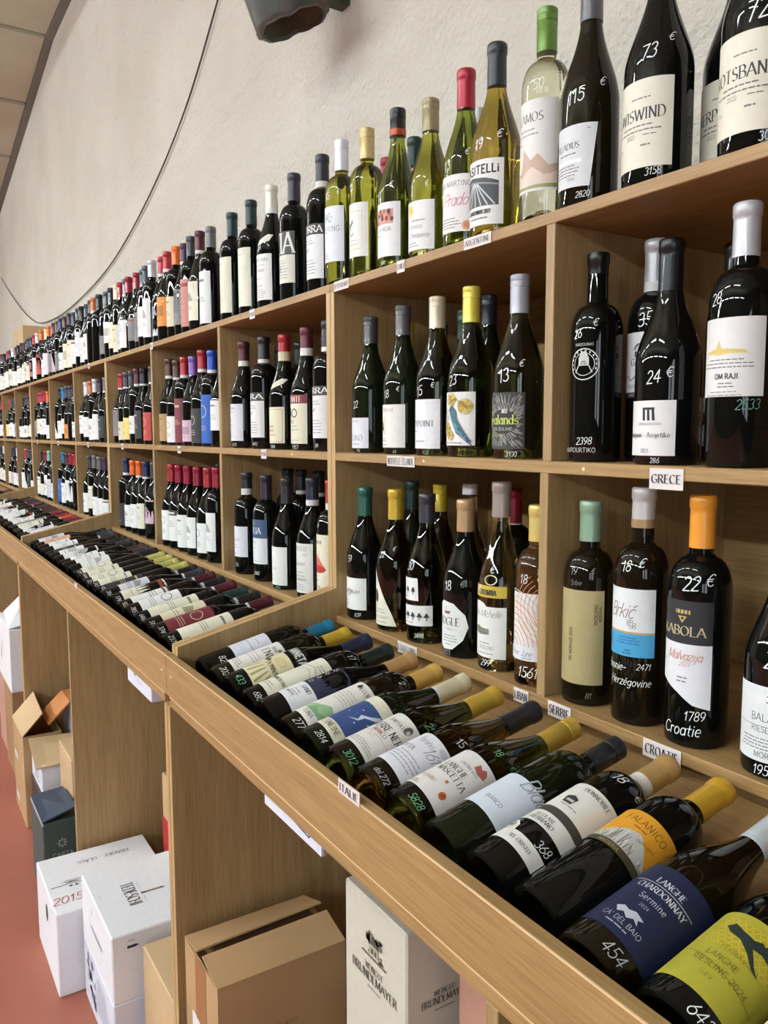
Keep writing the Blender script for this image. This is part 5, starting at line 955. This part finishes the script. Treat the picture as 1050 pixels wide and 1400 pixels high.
a.lay = 6; a.poly([(-12,12),(14,12),(14,24),(8,30),(-6,30),(-12,24)],(170,164,144)).poly([(-14,28),(2,40),(18,28)],(80,76,66)); a.rect(-6,14,0,22,(80,76,66)); a.rect(4,14,9,22,(80,76,66)); a.rect(-34,5,36,8,(110,104,86))
a2 = Art().text('WEINGUT',0,22,10,(84,80,68),'serif'); a2.text('BRÜNDLMAYER',0,4,14,(84,80,68),'serif',width=128); a2.lines(0,-6,60,1,GREY,1.6)
a3 = Art().text('WEINGUT',0,20,8,(84,80,68),'serif'); a3.text('BRÜNDLMAYER',0,6,11,(84,80,68),'serif',width=84); a3.lines(0,-3,60,1,GREY,1.4); 
hnd = Art().ell(0,0,20,11,(16,14,12),16)
carton(.60,.72,.893,1.071,-1.07,-.713,cream_card,'cream carton with engraved tree picture and hand hole under the counter',False,None,G1,prints=[('left',a,-.0,.262),('left',a2,0,.222),('front',a3,.008,.225),('front',hnd,.028,.325)])
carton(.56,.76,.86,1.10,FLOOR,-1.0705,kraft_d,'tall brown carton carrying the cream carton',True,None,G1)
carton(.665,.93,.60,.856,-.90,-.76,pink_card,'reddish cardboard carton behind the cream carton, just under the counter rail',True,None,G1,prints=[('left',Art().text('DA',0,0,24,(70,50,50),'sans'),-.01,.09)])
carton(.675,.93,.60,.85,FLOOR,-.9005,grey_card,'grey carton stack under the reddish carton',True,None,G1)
# slim white things tucked against the underside of the counter board
e = empty('leaflet_stack', (.5035,1.036,-.585), 'stack of white leaflets with a blue line tucked under the counter rail', 'leaflets')
b = MB()
for k in range(5): b.box(-.014+k*.005,-.010+k*.005,-.096+.002*k,.096-.001*k,-.002*(k%2),.0372,paper((222,224,236) if k%2 == 0 else (180,184,200)))
b.build('paper_sheets', e)
a = Art().line([(-96+12,36),(-60,24),(60,12),(66,20)],2.4,(40,50,110)); a.text('2024',10,22,7,(120,130,150),'sans'); b = MB(); a.flat(b, (-.0142,0,0), (0,-1,0), (0,0,1), .0004); b.build('print', e)
e = empty('white_box', (.5075,1.856,-.604), 'small white box fixed below the counter rail left of the double post', 'box')
b = MB(); b.box(-.018,.022,-.0995,.0995,0,.0562,wcard2,.002); b.build('box_body', e); a = Art().ell(-30,34,10,8,(170,196,214),12).ell(-30,34,5,4,(90,110,130),10); a.lines(10,26,60,2,(180,186,204),2,6); b = MB(); a.flat(b, (-.018,0,0), (0,-1,0), (0,0,1)); b.build('print', e)
# second bay
a = Art().text('TEDESCHI',0,0,30,(70,64,62),'serif',width=112); a.line([(-50,42),(56,42)],.8,(150,146,140)); a.poly([(8,46),(14,46),(14,92),(11,100),(8,92)],(150,110,104)).rect(8,38,14,50,(60,40,40)); a.poly([(8,90),(14,90),(11,102)],(50,36,36)); a.lines(-20,-60,60,1,(190,190,190),1.2)
bt = Art().poly([(-14,0),(6,0),(16,3.5),(6,7),(-14,7)],(40,40,48)).lines(-4,18,24,1,GREY,2)
ls = Art().poly([(-50,60),(-44,60),(-46,84)],(60,60,72)); 
for k in range(4): ls.text(['MONTE OLMI','VALPOLICELLA','CLASSICO','AMARONE'][k],-30+k*24,18,9,(176,170,182),'cond',rot=PI/2*0)
carton(.409,.66,1.873,2.205,-1.376,-1.203,wcard,'upper white carton with bottle drawing on its lid, topmost of its pair',False,None,G1,prints=[('top_left',a,-.05,-.0),('front',bt,-.075,.135),('left',ls,0,.06)])
a4 = Art().text('VERO DI VINO',0,0,14,(80,80,92),'serif'); a5 = Art()
for k in range(22): r_ = random.Random(k+50); a5.ell(r_.uniform(-120,-40), r_.uniform(10,130), r_.uniform(6,16), r_.uniform(5,14), [(150,152,166),(180,182,196),(110,112,126)][k%3], 7); a5.lay = 2
a5.lay = 5; a5.lines(40,120,150,8,(150,152,168),3,13)
carton(.409,.66,1.873,2.205,FLOOR,-1.3765,wcard2,'lower white carton with grey picture under the lid-printed white carton',False,None,G1,prints=[('front',a4,.03,.10),('left',a5,0,.02)])
b2015 = Art().text('2015',0,0,36,(196,96,110),'hand'); fr = Art().text('FRAGILE - GLASS',0,0,17,(96,94,108),'serif'); lg = Art().line([(-60,0),(60,0)],2,(40,40,44)); lg.poly([(-22,6),(-6,14),(10,12),(22,6)],(120,120,140)); lg.lines(0,20,70,2,(130,130,140),2.2,6); lg.ell(-8,-12,5,4,(40,40,44),8); lg.ell(8,-12,5,4,(40,40,44),8)
hn2 = Art().ell(0,0,16,26,(70,64,64),14)
carton(.343,.667,2.222,2.545,FLOOR,-1.308,wcard,'wide white carton with red 2015 handwriting on its lid, on the floor',False,None,G1,prints=[('top',b2015,-.122,-.115),('top_back',fr,.02,.095),('top',lg,-.09,-.02),('left',hn2,.01,.17)])
carton(.475,.72,1.600,1.845,FLOOR,-1.225,kraft_l,'tan carton squeezed between the double post and the white cartons',True,None,G1,prints=[('left',Art().ring(0,0,14,2,(150,116,80),14).text('G',-20,-26,30,(160,126,88),'script'),0,.17)])
def redband(e, hx, hy, h):
    b = MB(); b.box(-hx-.001,hx+.001,-hy-.001,hy+.001,  .03,.14,red_card); b.build('red_band', e)
carton(.70,.94,2.12,2.42,-1.34,-1.06,kraft_l,'carton with red printed band standing behind the double post',True,None,G1,parts=[redband])
carton(.70,.94,2.12,2.42,FLOOR,-1.3405,kraft_d,'dark brown carton under the red banded carton',True,None,G1)
# third bay
def navy_lid(e, hx, hy, h):
    b = MB(); b.quadslab([(-hx,-hy,h+.004),(hx,-hy,h+.034),(hx,hy,h+.012),(-hx,hy,h+.004)], .005, navy_card); b.build('lid', e)
    b = MB(); b.box(-hx-.001,-hx+.003,-hy,hy,h-.008,h+.006,plain((170,176,184),.5)); b.build('worn_edge', e)
ca = Art().text('CARTA',6,0,17,(190,196,196),'sans'); ca.ring(4,50,9,2.4,(160,170,168),10); ca.lines(0,-12,70,1,(130,140,138),1.6)
for k in range(8): ca.ell(4+13*math.cos(k*PI/4),50+13*math.sin(k*PI/4),3,3,(160,170,168),6)
carton(.390,.498,2.712,2.945,FLOOR,-1.274,green_card,'dark green carton with navy lid and pale round crest, foremost in third bay',False,None,G1,prints=[('front',ca,-.0,.15)],parts=[navy_lid])
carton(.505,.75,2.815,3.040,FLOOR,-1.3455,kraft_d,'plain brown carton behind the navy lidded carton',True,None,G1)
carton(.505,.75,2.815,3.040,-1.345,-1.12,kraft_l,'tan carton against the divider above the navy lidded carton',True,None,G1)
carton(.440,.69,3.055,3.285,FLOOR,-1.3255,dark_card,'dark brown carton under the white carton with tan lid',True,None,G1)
def tan_lid(e, hx, hy, h):
    b = MB(); b.quadslab([(-hx-.02,-hy-.008,h-.006),(hx,-hy-.008,h+.004),(hx,hy,h+.016),(-hx-.01,hy,h+.03)], .004, kraft_l); b.build('lid', e)
carton(.445,.69,3.058,3.285,-1.325,-1.215,wcard2,'small white carton with loose tan lid in the third bay',False,None,G1,parts=[tan_lid],prints=[('left',Art().lines(0,70,120,6,(150,140,160),4,11),0,.01)])
lb = Art().rect(-40,-14,40,14,(222,220,224)).lines(0,4,60,3,(110,110,120),2,6)
carton(.418,.56,3.300,3.605-.03,FLOOR,-1.3655,kraft,'lower brown carton of the stack by the aisle, third bay',True,None,G1,prints=[('left',lb,-.06,.06)])
def tall_flap(e, hx, hy, h):
    b = MB(); b.quadslab([(-hx,-hy,h),(-hx+.075,-hy-.01,h+.085),(-hx+.085,hy-.01,h+.095),(-hx,hy,h)], .004, kraft_l); b.build('flap', e)
carton(.418,.56,3.300,3.605-.03,-1.365,-1.18,kraft,'upper brown carton with its pale flap standing open, third bay',False,None,G1,open_top=True,prints=[('left',Art().rect(-40,-14,40,14,(222,220,224)).lines(0,4,60,3,(110,110,120),2,6),-.06,.05)],parts=[tall_flap])
carton(.59,.84,3.30,3.57,FLOOR,-1.3005,kraft_d,'brown carton under the orange lidded carton',True,None,G1)
def orange_lid(e, hx, hy, h):
    b = MB(); b.quadslab([(-hx,-hy,h+.002),(hx,-hy,h+.002),(hx,hy,h+.002),(-hx,hy,h+.002)], .005, orange_card); b.build('lid', e)
    b = MB(); b.quadslab([(-hx-.085,-hy,h-.075),(-hx,-hy,h+.004),(-hx,hy,h+.004),(-hx-.085,hy,h-.075)], .005, orange_card); b.build('side_flap', e)
    b = MB(); a = Art().rect(-20,-8,20,8,(222,214,206)).text('B',0,14,30,(60,44,36),'serif'); a.flat(b, (-.03,-.06,h+.0075), (0,-1,0), (1,0,0)); b.build('print', e)
carton(.60,.84,3.30,3.47,-1.30,-1.075,wcard2,'white carton with orange lid and hanging orange flap, third bay',False,None,G1,parts=[orange_lid])
# fourth bay
def white_flap(e, hx, hy, h):
    b = MB(); b.quadslab([(-hx,-hy+.01,h),(-hx+.10,-hy+.01,h+.02),(-hx+.14,hy-.12,h+.14),(-hx+.02,hy-.1,h+.02)], .004, wcard); b.build('flap', e)
carton(.45,.70,3.84,4.255,-1.16,-.872,wcard,'tall white carton with raised flap in the fourth bay, left edge',False,None,G1,parts=[white_flap],prints=[('left',Art().ell(0,0,10,32,(120,100,110),12).lines(40,60,120,2,(200,180,190),6,14),-.08,.12)])
carton(.45,.70,3.84,4.10,FLOOR,-1.1605,kraft_d,'brown carton under the tall white carton in the fourth bay',True,None,G1)
carton(.46,.70,4.14,4.42,FLOOR,-1.1605,pink_card,'pinkish carton behind the brown one in the fourth bay',True,None,G1)
# box on the top shelf, picture card in front of it
carton(.952,1.20,6.49,6.94,ZT+.0005,.79,kraft_l,'tan cardboard box standing behind bottles on the far top shelf',True,None,'boxes on the shelves',prints=[('left',Art().ell(0,0,18,34,(140,104,60),12),-.05,.36)])
# ------------------------------------------------------------------ wall things
wire_m = plain((62,52,46), .6)
ypts = [(2.9,2.12),(3.331,1.783),(3.772,1.492),(4.389,1.246),(5.2,1.05),(6.163,.956),(7.1,.935),(8.027,1.014),(9.054,1.316),(10.30,1.811),(11.2,2.3)]
cu = []
def cr(p0,p1,p2,p3,t): return .5*((2*p1)+(-p0+p2)*t+(2*p0-5*p1+4*p2-p3)*t*t+(-p0+3*p1-3*p2+p3)*t**3)
for i in range(1, len(ypts)-2):
    for k in range(8):
        t = k/8; cu.append((WALL-.012, cr(*[ypts[j][0] for j in (i-1,i,i+1,i+2)],t), cr(*[ypts[j][1] for j in (i-1,i,i+1,i+2)],t)))
first = [(WALL-.012, 2.2+.2*k, 2.70-.167*k*1.0) for k in range(0)]
b = MB(); b.tube([(WALL-.012,2.55,2.42),(WALL-.012,2.95,2.085)]+cu, .0042, wire_m, 6); w_o = b.build('cable'); tag(w_o, 'thin dark cable sagging along the cream plaster wall', 'cable')
for yy, zz in ((2.55,2.42),(10.25,1.79)): pass
# old metal canister hanging open end down
rust = surface('rusty_green_metal', (46,52,46), (68,58,46), 9, .45, .25, 30, ((82,56,40), 5)); inner = surface('pale_inner_metal', (120,116,100), (96,88,74), 8, .6)
axis = Vector((-.378,.042,.923)).normalized(); c0 = Vector((1.12,2.278,1.218)); u_ = axis.cross(Vector((0,1,0))).normalized(); v_ = axis.cross(u_)
e = empty('metal_canister', c0, 'rusty dark green metal cylinder with open lower end hanging high on the wall', 'canister')
def ringpts(t, r, n=40, wob=0.): return [axis*t+u_*(r*math.cos(2*PI*k/n))+v_*(r*math.sin(2*PI*k/n))+axis*(wob*math.sin(5*2*PI*k/n)+wob*.6*math.sin(11*2*PI*k/n)) for k in range(n)]
def shell(mb, rings, mt):
    n = len(rings[0]); vs = [p for q in rings for p in q]
    mb.add(vs, [(i*n+k, i*n+(k+1)%n, (i+1)*n+(k+1)%n, (i+1)*n+k) for i in range(len(rings)-1) for k in range(n)], mt, True)
b = MB(); RC = .113
shell(b, [ringpts(0,RC,wob=.003), ringpts(.02,RC+.002), ringpts(.3,RC), ringpts(.5,RC-.004)], rust); b.add(ringpts(.5,RC-.004), [list(range(40))], rust); b.build('shell', e)
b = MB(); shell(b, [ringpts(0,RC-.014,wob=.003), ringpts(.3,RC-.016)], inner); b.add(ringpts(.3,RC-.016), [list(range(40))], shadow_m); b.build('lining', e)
b = MB(); shell(b, [ringpts(.006,RC+.004,wob=.003), ringpts(-.004,RC+.002,wob=.003), ringpts(-.006,RC-.01,wob=.004), ringpts(.004,RC-.018,wob=.003)], rust); b.build('rim', e)
b = MB(); q = axis*.12; b.box(q.x+.10, WALL-c0.x+.002, q.y-.025, q.y+.025, q.z-.02, q.z+.02, rust); b.build('bracket', e)
